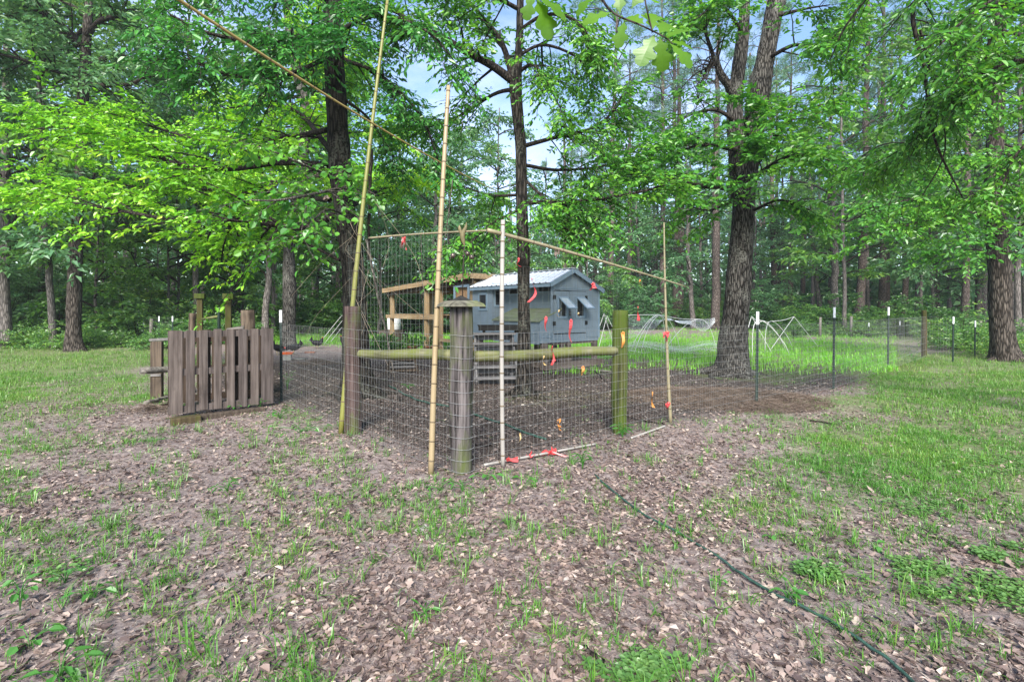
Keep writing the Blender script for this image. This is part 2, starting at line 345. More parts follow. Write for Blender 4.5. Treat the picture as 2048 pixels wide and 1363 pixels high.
# ------------------------------------------------------------------ ground zones (planned on the photo, held in world space)
CORNER = np.array([-.47, 4.59]); DR = nrm(np.array([.80, .60])); DL = nrm(np.array([-.69, .72]))
_cp = np.array([(0,720,.95),(150,720,1),(290,715,.9),(0,780,.8),(150,780,.7),(260,770,.7),(330,760,.4),(100,830,.35),(250,830,.1),(0,870,.35),(200,900,.1),
 (400,900,.05),(600,850,.3),(650,870,.15),(780,900,.1),(300,1000,.2),(100,1050,.3),(0,1150,.22),(400,1120,.35),(550,1100,.35),(300,1250,.18),(50,1300,.12),
 (700,1030,.28),(900,1100,.3),(800,1250,.1),(1000,1300,.15),(1100,1150,.2),(1300,1150,.26),(1250,1300,.3),(1000,1000,.2),(1300,1000,.12),(1400,900,.05),
 (1500,870,.1),(1600,830,.5),(1700,800,.75),(1800,760,.95),(2000,760,1),(1900,850,.85),(2048,900,.8),(1700,900,.65),(1800,950,.6),(2000,1000,.55),
 (1600,1000,.25),(1750,1050,.2),(1900,1080,.2),(2040,1100,.3),(1500,1100,.12),(1700,1200,.2),(1900,1200,.3),(2048,1300,.05),(1800,1330,.1),(1500,1330,.25),
 (600,1330,.2),(600,760,.0),(800,780,.02),(1000,850,.02),(1150,800,.12),(1300,800,.02),(1400,800,0),(1300,755,.0),(1550,790,.08),(850,740,.02),(700,720,0),
 (620,703,.05),(560,680,.8),(640,678,1),(800,680,1),(900,690,1),(900,712,.1),(1000,720,.05),(1220,705,1),(1300,705,1),(1400,705,1),(1550,712,1),(1650,718,1),(1750,720,1),
 (1250,730,.5),(1400,732,.6),(1600,745,.6),(1650,770,.15),(0,680,.3),(300,662,.3),(600,655,.3),(1000,655,.3),(1300,660,.3),(1700,684,.3),(1850,697,.25),(1600,679,.4),(1650,690,.95),(1760,700,.9),(1850,720,.9),(1700,668,.6),(1800,675,.5),(1620,660,.5),
 (2048,700,.4),(1950,725,.9),(450,700,.3),(450,780,.05)], float)
def world_px(X, Y):
    Y = np.maximum(Y, .8); return 1024+FPX*X/Y, HOR+1000*CAM_H/Y
def grass_density(X, Y):
    u, v = world_px(X, Y); r = np.zeros(len(u)); wsum = np.zeros(len(u))
    lv = lambda q: 520*np.log(np.maximum(q-HOR, 8)/100.)
    for a, b, c in _cp:
        w_ = 1/(((u-a))**2+((lv(v)-lv(b))*1.1)**2+400)**1.6; r += w_*c; wsum += w_
    g = r/wsum
    g = g+(fbm(np.stack([X*1.1, Y*1.1, 0*X+3], 1), 3)-.5)*.75*np.clip(g*(1.25-g)*3, 0.08, 1)
    return np.clip(g, 0, 1)
def pen_mask(X, Y):
    p = np.stack([X, Y], 1)-CORNER; A = np.stack([DR, DL], 1); ab = p@np.linalg.inv(A).T
    n = (fbm(np.stack([X*.9, Y*.9, 0*X+9], 1), 3)-.5)*.9
    return np.clip(np.minimum(ab[:, 0], ab[:, 1])*2.2+.4+n, 0, 1)*np.clip((17-Y)/4, 0, 1)
def _axis(inner, step, outer, k):
    a = np.arange(0, inner+1e-6, step); b = inner+(outer-inner)*np.linspace(0, 1, k)[1:]**2.2; return np.concatenate([a, b])
_xp = _axis(11, .085, 420, 40); gx = np.concatenate([-_xp[::-1][:-1], _xp])
gy = np.concatenate([-_axis(1, .25, 300, 16)[::-1], 0+_axis(16, .075, 420, 50)[1:]])
GX, GY = np.meshgrid(gx, gy); fx, fy = GX.ravel(), GY.ravel()
gz = hgt(fx, fy); dens = grass_density(fx, fy); penm = pen_mask(fx, fy)
gz += (fbm(np.stack([fx*7, fy*7, 0*fx+2], 1), 2)-.5)*.018*np.clip((14-np.hypot(fx, fy))/4, 0, 1)
nx_, ny_ = len(gx), len(gy); ii = (np.arange(ny_-1)[:, None]*nx_+np.arange(nx_-1)[None]).ravel()
gme = mesh_from('ground', np.stack([fx, fy, gz], 1), [np.stack([ii, ii+1, ii+1+nx_, ii+nx_], 1)])
at = gme.attributes.new('zone', 'FLOAT_COLOR', 'POINT')
at.data.foreach_set('color', np.stack([dens, penm, 0*dens, 0*dens+1], 1).astype(np.float32).ravel())
m, n, o = new_mat('ground'); za = n.nodes.new('ShaderNodeAttribute'); za.attribute_name = 'zone'
sp = n.nodes.new('ShaderNodeSeparateColor'); n.links.new(za.outputs['Color'], sp.inputs[0])
v = coords(n, (1, 1, 1), 'World'); big = noise(n, v, 1.3, 5, .6); fine = noise(n, v, 45, 4, .7); mid = noise(n, v, 9, 5, .65)
vo = n.nodes.new('ShaderNodeTexVoronoi'); vo.inputs['Scale'].default_value = 24; n.links.new(v, vo.inputs['Vector'])
cell = n.nodes.new('ShaderNodeSeparateColor'); n.links.new(vo.outputs['Color'], cell.inputs[0])
lit = ramp(n, cell.outputs[0], [(0, (.115, .085, .079)), (.4, (.200, .152, .140)), (.75, (.285, .225, .205)), (1, (.37, .31, .28))])
soil = ramp(n, fine, [(.3, (.110, .091, .087)), (.7, (.225, .193, .186))])
c = mixc(n, ramp(n, big, [(.38, (.25, .25, .25)), (.62, (.85, .85, .85))]), soil, lit)
pen = ramp(n, mixc(n, .5, fine, mid), [(.36, (.024, .018, .016)), (.52, (.060, .048, .042)), (.66, (.120, .099, .088))])
c = mixc(n, sp.outputs[1], c, pen)
grs = ramp(n, mid, [(.3, (.070, .120, .025)), (.7, (.150, .215, .050))])
c = mixc(n, ramp(n, sp.outputs[0], [(.30, (0, 0, 0)), (.80, (.62, .62, .62))]), c, grs)
hh = mixc(n, .5, fine, mid); princ(n, o, c, .95, bump(n, hh, .7, .03), 0, .1)
tag(link('ground', gme, m, None, True), kind='structure')

rng = np.random.default_rng(11)
def scatter(n, ymin, ymax, power=1.0, wide=1.1, side=None):   # points on the ground in the view wedge, denser near
    u = rng.random(n); Y = (ymin**(2-power)+(ymax**(2-power)-ymin**(2-power))*u)**(1/(2-power))
    X = (rng.random(n)*2-1)*wide*Y
    return X, Y
EXCL = []                                       # (x, y, r) kept free
# ---- leaf litter: curled dead leaves
def litter(name, label, mat, n, ymin, ymax, power, smin, smax, keep):
    X, Y = scatter(n, ymin, ymax, power); k = rng.random(n) < keep(X, Y); X, Y = X[k], Y[k]; n = len(X)
    a = rng.random(n)*2*math.pi; D = np.stack([np.cos(a), np.sin(a), rng.normal(0, .12, n)], 1)
    N = np.stack([rng.normal(0, .42, n), rng.normal(0, .42, n), np.ones(n)], 1)
    Ln = smin+(smax-smin)*rng.random(n)**1.6; Wd = Ln*(.25+.5*rng.random(n))
    P = np.stack([X, Y, hgt(X, Y)+.004+.012*rng.random(n)+(fbm(np.stack([X*7, Y*7, 0*X+2], 1), 2)-.5)*.018], 1)
    V, F = leaf_arrays(P, D, N, Ln, Wd, True, rng.normal(0, .22, n)[:, None], rng.normal(.1, .24, n)[:, None])
    V = V+rng.normal(0, .085, V.shape)*np.repeat(Ln, 6)[:, None]*[1, 1, .6]
    tag(link(name, mesh_from(name, V, [F]), mat), label, 'leaf litter', kind='stuff')
fp = lambda X, Y: pen_mask(X, Y)
n_ = 120000; X, Y = scatter(n_, 1.7, 12, 1.3); a = rng.random(n_)*6.283; k = rng.random(n_) < np.clip(1.1-grass_density(X, Y), .15, 1); X, Y, a = X[k], Y[k], a[k]; n_ = len(X)
V_, F_ = leaf_arrays(np.stack([X, Y, hgt(X, Y)+.004+.014*rng.random(n_)+(fbm(np.stack([X*7, Y*7, 0*X+2], 1), 2)-.5)*.018], 1), np.stack([np.cos(a), np.sin(a), rng.normal(0, .15, n_)], 1), np.stack([rng.normal(0, .4, n_), rng.normal(0, .4, n_), 1+0*a], 1), .012+.05*rng.random(n_)**2, .0018+.004*rng.random(n_), False, 0, 0)
tag(link('needle_debris', mesh_from('needle_debris', V_, [F_]), M['debris']), 'fine dry needles and twig bits over the ground', 'leaf litter', kind='stuff')
litter('leaf_litter', 'pinkish brown fallen leaves carpeting the ground around the pen', M['litter'], 190000, 1.7, 11, 1.25, .012, .052,
       lambda X, Y: np.clip(1-1.0*grass_density(X, Y), .16, 1)*(1-.93*fp(X, Y))*np.clip(.25+1.6*(fbm(np.stack([X*.8, Y*.8, 0*X], 1), 3)-.28), .12, 1))
litter('pen_litter', 'small dark chips and dead leaves scattered inside the pen', M['litter_dark'], 90000, 4.6, 17, .9, .02, .06,
       lambda X, Y: fp(X, Y)*np.clip(1-grass_density(X, Y), 0, 1)*(np.abs(X) < 8))
# ---- whole lobed leaves lying among the litter
_o = np.array([(0, 0), (.10, .03), (.22, .10), (.30, .22), (.38, .20), (.46, .13), (.55, .22), (.66, .36), (.76, .34), (.80, .20), (.88, .22), (.97, .14), (1.0, 0)])
def lobed_many(P, D, N, Ln, curl):
    D = nrm(D); S = nrm(np.cross(N, D)); N = np.cross(D, S); n = len(P); x = _o[:, 0][None, :, None]; y = .78*_o[:, 1][None, :, None]; L_ = Ln[:, None, None]; c_ = curl[:, None, None]
    f = lambda sg: P[:, None]+D[:, None]*x*L_+S[:, None]*y*sg*L_+N[:, None]*L_*(c_*(x-.5)**2+1.1*c_*y*y)
    mid = P[:, None]+D[:, None]*np.linspace(0, 1, 13)[None, :, None]*L_+N[:, None]*L_*c_*((np.linspace(0, 1, 13)-.5)**2)[None, :, None]
    V = np.concatenate([f(1), mid, f(-1)], 1).reshape(-1, 3); k = np.arange(12)[None]; b = (np.arange(n)*39)[:, None]
    return V, np.concatenate([np.stack([b+k, b+k+1, b+k+14, b+k+13], -1).reshape(-1, 4), np.stack([b+k+13, b+k+14, b+k+27, b+k+26], -1).reshape(-1, 4)])
n_ = 3600; X, Y = scatter(n_, 1.8, 8, 1.3); k = (rng.random(n_) < np.clip(1-grass_density(X, Y), .1, 1)*(1-.8*pen_mask(X, Y))); X, Y = X[k], Y[k]; n_ = len(X); a = rng.random(n_)*6.283
V_, F_ = lobed_many(np.stack([X, Y, hgt(X, Y)+.012+.012*rng.random(n_)], 1), np.stack([np.cos(a), np.sin(a), rng.normal(0, .1, n_)], 1), np.stack([rng.normal(0, .22, n_), rng.normal(0, .22, n_), 1+0*a], 1), .03+.05*rng.random(n_)**1.4, rng.normal(.3, .6, n_))
tag(link('oak_leaf_litter', mesh_from('oak_leaf_litter', V_, [F_]), M['litter']), 'whole curled oak leaves lying among the litter', 'leaf litter', kind='stuff')
# ---- grass
def blades(P, a, hh_, wd, lean, seg=2):
    n = len(P); D = np.stack([np.cos(a), np.sin(a), 0*a], 1); S = np.stack([-np.sin(a), np.cos(a), 0*a], 1); U = np.array([[0, 0, 1.]])
    hh_ = hh_[:, None]; wd = wd[:, None]; lean = lean[:, None]; k = np.arange(n)[:, None]
    m1 = P+U*hh_*.55+D*hh_*lean*.35; t = P+U*hh_*(1-.35*lean)+D*hh_*lean*1.0
    V = np.stack([P-S*wd*.4, P+S*wd*.4, m1+S*wd*.5, m1-S*wd*.5, t], 1).reshape(-1, 3)
    return V, k*5+np.array([[0, 1, 2, 3]]), k*5+np.array([[3, 2, 4]])
def grass(name, label, mat, X, Y, per, spread, hmin, hmax, wd, leanmax):
    n = len(X); X = np.repeat(X, per); Y = np.repeat(Y, per); n = len(X)
    s = np.repeat(.5+rng.random(n//per), per); X = X+rng.normal(0, spread, n); Y = Y+rng.normal(0, spread, n)
    P = np.stack([X, Y, hgt(X, Y)-.004], 1)
    V, q, t = blades(P, rng.random(n)*6.283, (hmin+(hmax-hmin)*rng.random(n))*s, wd*(.6+.8*rng.random(n)), leanmax*rng.random(n))
    tag(link(name, mesh_from(name, V, [q, t]), mat), label, 'grass', kind='stuff')
X, Y = scatter(52000, 11.5, 40, .35, 1.08); g = grass_density(X, Y); u, v_ = world_px(X, Y)
k = (rng.random(len(X)) < (g-.25)*1.5) & (u > 540) & (u < 1790)
k &= ~((np.abs((X-.82-.95+.62*(Y-12.4)/.78)) < 1.2) & (Y > 12.3) & (Y < 15.5))
grass('lawn_grass', 'bright green lawn behind the coop and the white hoops', M['grass_lawn'], X[k], Y[k], 5, .07, .07, .19, .013, .9)
X, Y = scatter(60000, 6.5, 34, .55, 1.15); g = grass_density(X, Y); u, v_ = world_px(X, Y)
k = (rng.random(len(X)) < (g-.3)*1.3) & ((u < 600) | (u > 1740)) & (v_ < 850)
grass('meadow_grass', 'tall pale green grass at the left and right edges of the clearing', M['grass_meadow'], X[k], Y[k], 6, .07, .035, .125, .008, 1.4)
X, Y = scatter(110000, 1.8, 13, 1.0, 1.1); g = grass_density(X, Y); u, v_ = world_px(X, Y); pm = pen_mask(X, Y)
k = (rng.random(len(X)) < np.clip((g-.10)*.9, .012, 1)*(1-.85*pm)*np.clip(2.2*(fbm(np.stack([X*2.2, Y*2.2, 0*X+4], 1), 2)-.25), 0.08, 1.2)) & (v_ > 745)
grass('grass_tufts', 'short tufts of green grass coming up through the leaf litter', M['grass_tuft'], X[k], Y[k], 10, .035, .018, .060, .0042, 1.8)
X, Y = scatter(4200, 1.8, 6.5, 1.0, 1.1); g = grass_density(X, Y); k = (rng.random(len(X)) < np.clip(g*1.2, .03, .4)) & (pen_mask(X, Y) < .4)
grass('tall_tufts', 'taller upright grass tufts in the foreground litter', M['grass_tuft'], X[k], Y[k], 13, .018, .045, .125, .0045, 1.7)
# ---- clover patches: many small round leaves close to the ground
def patch(label, cx, cy, rx, ry, n):
    c0 = gp(cx, cy); a = rng.random(n)*6.283; r = np.sqrt(rng.random(n))*(.75+.5*vnoise(np.stack([np.cos(a)*1.6+7, np.sin(a)*1.6+cx, 0*a], 1)))
    X = c0[0]+np.cos(a)*r*rx; Y = c0[1]+np.sin(a)*r*ry; b = rng.random(n)*6.283; q = (rng.random(n) < np.clip(1.5-r*.9, 0, 1)) & (fbm(np.stack([X*7, Y*7, 0*X+cx], 1), 2) > .40+.12*r)
    X, Y, b = X[q], Y[q], b[q]; n = len(X)
    P = np.stack([X, Y, hgt(X, Y)+.012+.035*rng.random(n)], 1)
    V, F = leaf_arrays(P, np.stack([np.cos(b), np.sin(b), .2+0*b], 1), np.stack([rng.normal(0, .3, n), rng.normal(0, .3, n), 1+0*b], 1), .018+.014*rng.random(n), .016+.01*rng.random(n), True)
    tag(link('clover_patch', mesh_from('clover_patch', V, [F]), M['clover']), label, 'ground cover', kind='stuff')
for cx, cy, rx, ry, n_, lb in ((1635,1150,.14,.12,420,'small light green clover patch just right of the hose'), (1850,1160,.36,.24,1500,'large light green clover patch in the right foreground'),
        (2010,1115,.26,.17,900,'light green clover patch at the right edge, the farther one'), (2030,1195,.2,.24,900,'light green clover patch at the right edge, the nearer one'),
        (1280,1345,.22,.10,700,'clover patch at the bottom edge beside a dead stick'), (1830,1015,.45,.2,700,'thin clover strip below the right lawn'), (1990,930,.6,.35,900,'clover in the right lawn'),
        (130,1140,.25,.12,200,'sparse clover in the left foreground')):
    patch(lb, cx, cy, rx, ry, n_)
# ------------------------------------------------------------------ trees
KD = 1.0
class Wood:
    def __init__(s): s.mb = MB(); s.tw = []      # branches; leaf-bearing twigs (p0, dir, length)
def add_branch(W, pts, r0, r1, sides=6):
    pts = np.asarray(pts); W.mb.tube(pts, np.linspace(r0, r1, len(pts)), sides, False)
def grow(W, rng, pts, r0, r1, nchild, clen, ntwig, tlen, droop=.18, lift=.05, tmin=.12, flat=.6, sides=6, wood_twigs=True):
    pts = smooth(pts, max(8, len(pts)*4)); add_branch(W, pts, r0, r1, sides)
    seg = np.linalg.norm(np.diff(pts, axis=0), axis=1); cum = np.concatenate([[0], np.cumsum(seg)])/seg.sum(); tan = nrm(np.gradient(pts, axis=0))
    for i in range(max(3, int(nchild*KD))):
        t = tmin+(1-tmin)*rng.random() if i else 1.0
        p = np.array([np.interp(t, cum, pts[:, k]) for k in range(3)]); j = min(int(np.searchsorted(cum, t)), len(tan)-1); T = tan[j]
        sd = nrm(np.cross(T, [0, 0, 1.])) if abs(T[2]) < .95 else np.array([1., 0, 0])
        sgn = 1 if rng.random() < .5 else -1
        d = nrm(T*rng.uniform(.3, 1.0)+sd*sgn*rng.uniform(.3, 1.1)+np.array([0, 0, 1])*(lift+rng.normal(0, .30))+rng.normal(0, .15, 3))
        Lc = clen*rng.uniform(.55, 1.2)*(1.15-.45*t); s = np.linspace(0, 1, 5)[:, None]
        bp = p+d*Lc*s+np.array([0, 0, -droop])*Lc*s*s+rng.normal(0, .02*Lc, (5, 3))*s
        rb = max(.004, (r0+(r1-r0)*t)*.45); add_branch(W, bp, min(rb, .03), .003, 4)
        bt = nrm(np.gradient(bp, axis=0))
        for m_ in range(ntwig):
            q = .15+.85*(m_+rng.random())/ntwig; x = q*4; a = min(int(x), 3); f = x-a
            tp = bp[a]*(1-f)+bp[a+1]*f; bd = bt[a]; s2 = nrm(np.cross(bd, [0, 0, 1.])+1e-6)*(1 if m_ % 2 else -1)
            td = nrm(bd*.65+s2*.8*rng.uniform(.4, 1.2)+np.array([0, 0, rng.normal(-.05, .22)])); tl = tlen*rng.uniform(.6, 1.25)
            W.tw.append((tp, td, tl))
            if wood_twigs: W.mb.tube(np.stack([tp, tp+td*tl*.55+[0, 0, -.02*tl], tp+td*tl+[0, 0, -.12*tl]]), [.0035, .0028, .0015], 3, False)
def leaves_on(W, rng, per, ln, wd, flat=.55, six=True, droop=.2, pitch=-.2):
    P0 = np.array([t[0] for t in W.tw]); D0 = np.array([t[1] for t in W.tw]); L0 = np.array([t[2] for t in W.tw]); n = len(P0)
    P0 = np.repeat(P0, per, 0); D0 = np.repeat(D0, per, 0); L0 = np.repeat(L0, per); k = np.tile(np.arange(per), n)
    s = (k+.4+.5*rng.random(len(k)))/per; sg = np.where(k % 2 == 0, 1, -1)[:, None]
    S = nrm(np.cross(D0, np.array([[0, 0, 1.]]))+1e-6); last = (k == per-1)[:, None]
    D = np.where(last, D0, D0*.55+S*sg*.85)+np.array([[0, 0, pitch]])+rng.normal(0, .22, D0.shape)
    N = np.array([[0, 0, 1.]])+rng.normal(0, flat, D0.shape)
    P = P0+D0*(L0*s)[:, None]-np.array([[0, 0, .12]])*(L0*s*s)[:, None]
    Ln = ln*(.4+.95*rng.random(len(k))); return leaf_arrays(P, D, N, Ln, Ln*wd*(.8+.4*rng.random(len(k))), six, droop)
def bark_disp(seed, amp, flare, lobes, base_z, fh=.20):
    ph = np.random.default_rng(seed).random(8)*6.283
    def f(p, V, rr, a):
        n, s = rr.shape; z = p[:, 2]-base_z; q = (p[:, None, :]+V*rr[:, :, None]).reshape(-1, 3)
        e = fbm(q*np.array([16, 16, 3.2])+seed, 3).reshape(n, s); big = fbm(q*np.array([2.2, 2.2, 1.2])+seed*3, 2).reshape(n, s)
        fl = np.exp(-np.clip(z, 0, 9)/fh)[:, None]
        lob = sum(np.maximum(0, np.cos(a*1.0-ph[i]))**10*(.7+.6*(i % 2)) for i in range(lobes))[None]
        return rr*(1+(big-.5)*.22+fl*flare*(.10+.55*lob)) + (e-.5)*amp
    return f
def trunk_px(pts, n=90, sides=40, seed=1, amp=.03, flare=.7, lobes=5, extend=None):
    """pts: (pixel x, pixel y, width px, distance) from the base upwards."""
    P = np.array([px(a, b, d) for a, b, w_, d in pts]); r = np.array([w_*d/FPX/2*.84 for a, b, w_, d in pts])
    P[0, 2] = h1(P[0, 0], P[0, 1])-.12
    if extend is not None:
        for (dx, dy, dz, rr) in extend: P = np.vstack([P, P[-1]+[dx, dy, dz]]); r = np.append(r, rr)
    Q = smooth(np.hstack([P, r[:, None]]), n); base = P[0].copy(); base[2] += .12
    mb = MB(); mb.tube(Q[:, :3], Q[:, 3], sides, True, bark_disp(seed, amp, flare, lobes, base[2])); return mb, base, P
def tree_thing(name, label, mb, base, barkmat, group=None):
    t = thing(name, label, 'tree', base, 0, group); mb.build('trunk', barkmat, t, True, True); return t
def crown(t, W, rng, mat, limbmat, per, ln, wd, flat=.55, six=True, droop=.2, name='crown', pitch=-.2):
    if W.mb.n: tag(W.mb.build('limbs', limbmat, t, True, True), kind='stuff')
    V, F = leaves_on(W, rng, per, ln, wd, flat, six, droop, pitch); mb = MB(); mb.add(V, F); return tag(mb.build(name, mat, t, True), kind='stuff')
def limb(*p): return np.array([px(a, b, d) for a, b, d in p])
def roots(mb, base, specs, seed):
    r_ = np.random.default_rng(seed)
    for ang, ln, r0 in specs:
        s = np.linspace(0, 1, 9); X = base[0]+np.cos(ang+.5*np.sin(s*3+ang))*(.12+ln*s); Y = base[1]+np.sin(ang+.5*np.sin(s*3+ang))*(.12+ln*s)
        Z = hgt(X, Y)+.13*(1-s)**3*(r0/.1)+.02-.05*s; mb.tube(np.stack([X, Y, Z], 1), r0*(1-.82*s), 8, False)

def overcrown(W, rng, c, rx, rz, n, clen=1.6):          # limbs of the crown above the picture's top edge
    for i in range(n):
        a = rng.random()*6.283; q = nrm(np.array([math.cos(a), math.sin(a), rng.uniform(-.15, .9)])); e = c+q*np.array([rx, rx, rz])*rng.uniform(.6, 1)
        m_ = (c+e)/2+rng.normal(0, .25, 3); yield np.stack([c, m_, e])

KD = 0.75
# --- big dark tree left of the corner post
rg = np.random.default_rng(3)
mb, base, P = trunk_px([(716,792,74,8.7),(714,740,66,8.7),(710,650,58,8.7),(708,560,52,8.7),(700,480,50,8.7),(686,400,47,8.7),(678,300,48,8.7),(672,200,48,8.7),(668,100,46,8.7),(664,0,44,8.7)],
    120, 56, 5, .050, .75, 5, [(-.2, .1, 2.5, .17), (-.2, .2, 3, .10)])
roots(mb, base, [(3.5, .7, .1), (4.3, .5, .08), (5.6, .6, .09), (.1, .9, .08), (2.6, .6, .08)], 4)
TL = tree_thing('oak_tree', 'big dark leaning trunk left of the capped corner post, wrapped in dead vines', mb, base, M['bark_dark'])
W = Wood()
for pts, a, b, nc, cl in ((limb((668,430,8.7),(600,455,8.3),(480,440,8.5),(350,440,8.9),(180,410,9.4),(60,400,9.8)), .065, .02, 52, 1.35), (limb((655,330,8.7),(560,325,8.8),(450,338,9),(330,320,9.3),(220,260,9.6),(120,250,10)), .06, .02, 56, 1.35),
        (limb((655,260,8.7),(540,280,9.6),(400,280,10.2),(240,240,10.5),(60,260,10.8)), .05, .015, 54, 1.4), (limb((660,400,8.7),(560,390,9.6),(430,380,10),(300,375,10.4),(140,360,10.6)), .05, .015, 46, 1.3),
        (limb((660,300,8.7),(590,220,10),(500,210,10.6),(420,225,11)), .05, .015, 34, 1.2), (limb((690,420,8.9),(760,380,10.5),(830,360,11.5)), .05, .015, 30, 1.2), (limb((680,520,8.8),(590,480,9.4),(470,470,9.8),(380,470,10)), .03, .012, 16, .9)):
    grow(W, rg, pts, a, b, nc, cl, 9, .42, .14, .10)
crown(TL, W, rg, M['leaf_lime'], M['limb'], 9, .105, .5, .5, True, .2, 'lime_foliage')
W = Wood()
for pts, a, b, nc, cl in ((limb((690,365,8.6),(620,335,7.4),(540,300,6.9)), .03, .01, 20, .7), (limb((700,372,8.6),(640,385,7.4),(560,400,6.8),(500,400,6.6)), .03, .01, 20, .7), (limb((690,430,8.6),(650,420,7.6),(600,470,7.0),(560,470,6.8)), .02, .008, 12, .6)):
    grow(W, rg, pts, a, b, nc, cl, 6, .35, .2, 0)
crown(TL, W, rg, M['leaf_mid'], M['limb_gray'], 4, .10, .8, .55, True, .25, 'broad_leaves')
KD = .55
W = Wood()
for pts, a, b, nc, cl in ((limb((665,40,8.7),(560,85,7.4),(430,70,6.8),(340,30,6.5)), .05, .015, 56, 1.0), (limb((668,110,8.7),(570,150,7.8),(460,150,7.2),(380,120,7)), .045, .015, 56, 1.0), (limb((690,120,8.7),(760,150,8.2),(840,230,8.0),(880,330,8)), .04, .012, 46, .9),
        (limb((680,60,8.7),(760,30,7.8),(850,60,7.2),(900,110,7)), .04, .012, 44, .9), (limb((670,0,8.7),(600,-30,8),(500,-40,7.5),(380,-40,7)), .05, .012, 46, 1.0), (limb((690,200,8.7),(740,240,8.9),(800,330,9.2)), .03, .01, 28, .8), (limb((670,130,8.6),(690,90,7.6),(700,60,7)), .03, .01, 26, .7)):
    grow(W, rg, pts, a, b, nc, cl, 8, .34, .3, -.05)
for pts in overcrown(W, rg, P[-2], 3.2, 2.2, 2): grow(W, rg, pts, .06, .02, 22, 1.3, 7, .5, .1, .1, .3)
crown(TL, W, rg, M['leaf_dark'], M['limb'], 8, .098, .42, .6, True, .2, 'dark_foliage')

KD = 0.58
# --- slim forked tree in the middle
rg = np.random.default_rng(7)
mb, base, P = trunk_px([(1046,792,40,8.7),(1048,740,33,8.7),(1048,600,30,8.7),(1047,500,29,8.7),(1043,400,28,8.7),(1042,300,26,8.7),(1034,220,27,8.7),(1031,170,30,8.7),(1038,100,19,8.7),(1041,0,17,8.7)],
    110, 36, 9, .034, .55, 4, [(.1, .1, 2.5, .06), (.2, 0, 2, .04)])
roots(mb, base, [(5.4, .7, .07), (3.3, .5, .06), (.3, .8, .05), (4.4, .4, .05)], 8)
TM = tree_thing('elm_tree', 'slim dark tree with forked limbs standing before the blue coop', mb, base, M['bark_dark'])
W = Wood()
for pts, a, b, nc, cl in ((limb((1030,165,8.7),(985,132,8.5),(940,108,8.3),(880,72,8.1),(830,50,8),(770,5,7.8)), .075, .03, 46, .95), (limb((1026,160,8.7),(1005,90,9),(965,35,9.2),(930,-5,9.4)), .06, .03, 30, .95),
        (limb((1042,140,8.7),(1065,130,8.5),(1090,155,8.3),(1115,205,8.2)), .035, .012, 26, .8), (limb((1048,292,8.7),(1110,275,8.4),(1180,258,8.2),(1225,225,8.1),(1245,190,8)), .04, .012, 40, .9), (limb((1056,405,8.7),(1150,403,8.5),(1260,388,8.3),(1330,370,8.2)), .04, .012, 44, .95),
        (limb((1030,178,8.7),(985,190,8.9),(900,242,9.1),(810,262,9.3)), .04, .012, 30, .85), (limb((1036,420,8.7),(980,450,8.3),(930,495,8.0),(890,520,7.9)), .03, .01, 26, .65), (limb((1048,330,8.7),(1120,340,9.2),(1220,330,9.8),(1320,300,10.2)), .035, .012, 36, .95),
        (limb((1040,60,8.7),(1090,30,8.3),(1150,40,8),(1190,90,7.9)), .035, .012, 40, .85), (limb((1036,390,8.7),(980,390,9.2),(920,370,9.6)), .03, .01, 24, .8), (limb((1050,360,8.7),(1120,420,8.4),(1200,440,8.2)), .03, .01, 30, .8),
        (limb((1038,110,8.7),(1090,90,9),(1160,120,9.3),(1190,180,9.4)), .035, .012, 36, .9), (limb((1040,20,8.7),(960,-20,8.2),(880,-30,8)), .04, .012, 34, .9), (limb((1048,450,8.7),(1100,440,8.5),(1150,470,8.3)), .025, .01, 18, .6)):
    grow(W, rg, pts, a, b, nc, cl, 8, .36, .22, -.02)
for pts in overcrown(W, rg, P[-2], 2.6, 1.8, 2): grow(W, rg, pts, .05, .015, 20, 1.2, 7, .5, .1, .1, .3)
crown(TM, W, rg, M['leaf_mid'], M['limb'], 7, .095, .46, .6, True, .2)

KD = 0.46
# --- large twin-stemmed tree on the right
rg = np.random.default_rng(13)
mb, base, P = trunk_px([(1466,752,76,11.4),(1466,700,66,11.4),(1470,640,59,11.4),(1478,560,55,11.4),(1484,480,52,11.4),(1488,400,50,11.4),(1498,320,46,11.4),(1508,240,50,11.4),(1524,150,44,11.4),(1540,70,41,11.4),(1556,-10,40,11.4)],
    120, 60, 17, .055, .62, 5, [(.5, 0, 2.5, .17), (.5, .1, 3, .1)])
s_ = np.array([px(a, b, d) for a, b, d in ((1482,400,11.42),(1476,320,11.45),(1470,240,11.5),(1474,160,11.5),(1482,100,11.5),(1488,40,11.5),(1490,-60,11.5))])
mb.tube(smooth(s_, 40), np.linspace(.22, .10, 40), 30, True, bark_disp(3, .05, 0, 3, 0))
s_ = np.array([px(a, b, d) for a, b, d in ((1474,210,11.45),(1458,172,11.3),(1442,150,11.2),(1430,112,11.1))]); mb.tube(smooth(s_, 18), np.linspace(.12, .06, 18), 20, True, bark_disp(5, .04, 0, 3, 0))
roots(mb, base, [(3.3, 1.5, .13), (3.9, 1.0, .12), (4.7, .7, .12), (5.9, .8, .12), (.3, .9, .1), (2.8, 1.2, .1)], 18)
TR = tree_thing('hickory_tree', 'large gray twin-stemmed tree with spreading roots right of the green post', mb, base, M['bark_gray'])
W = Wood()
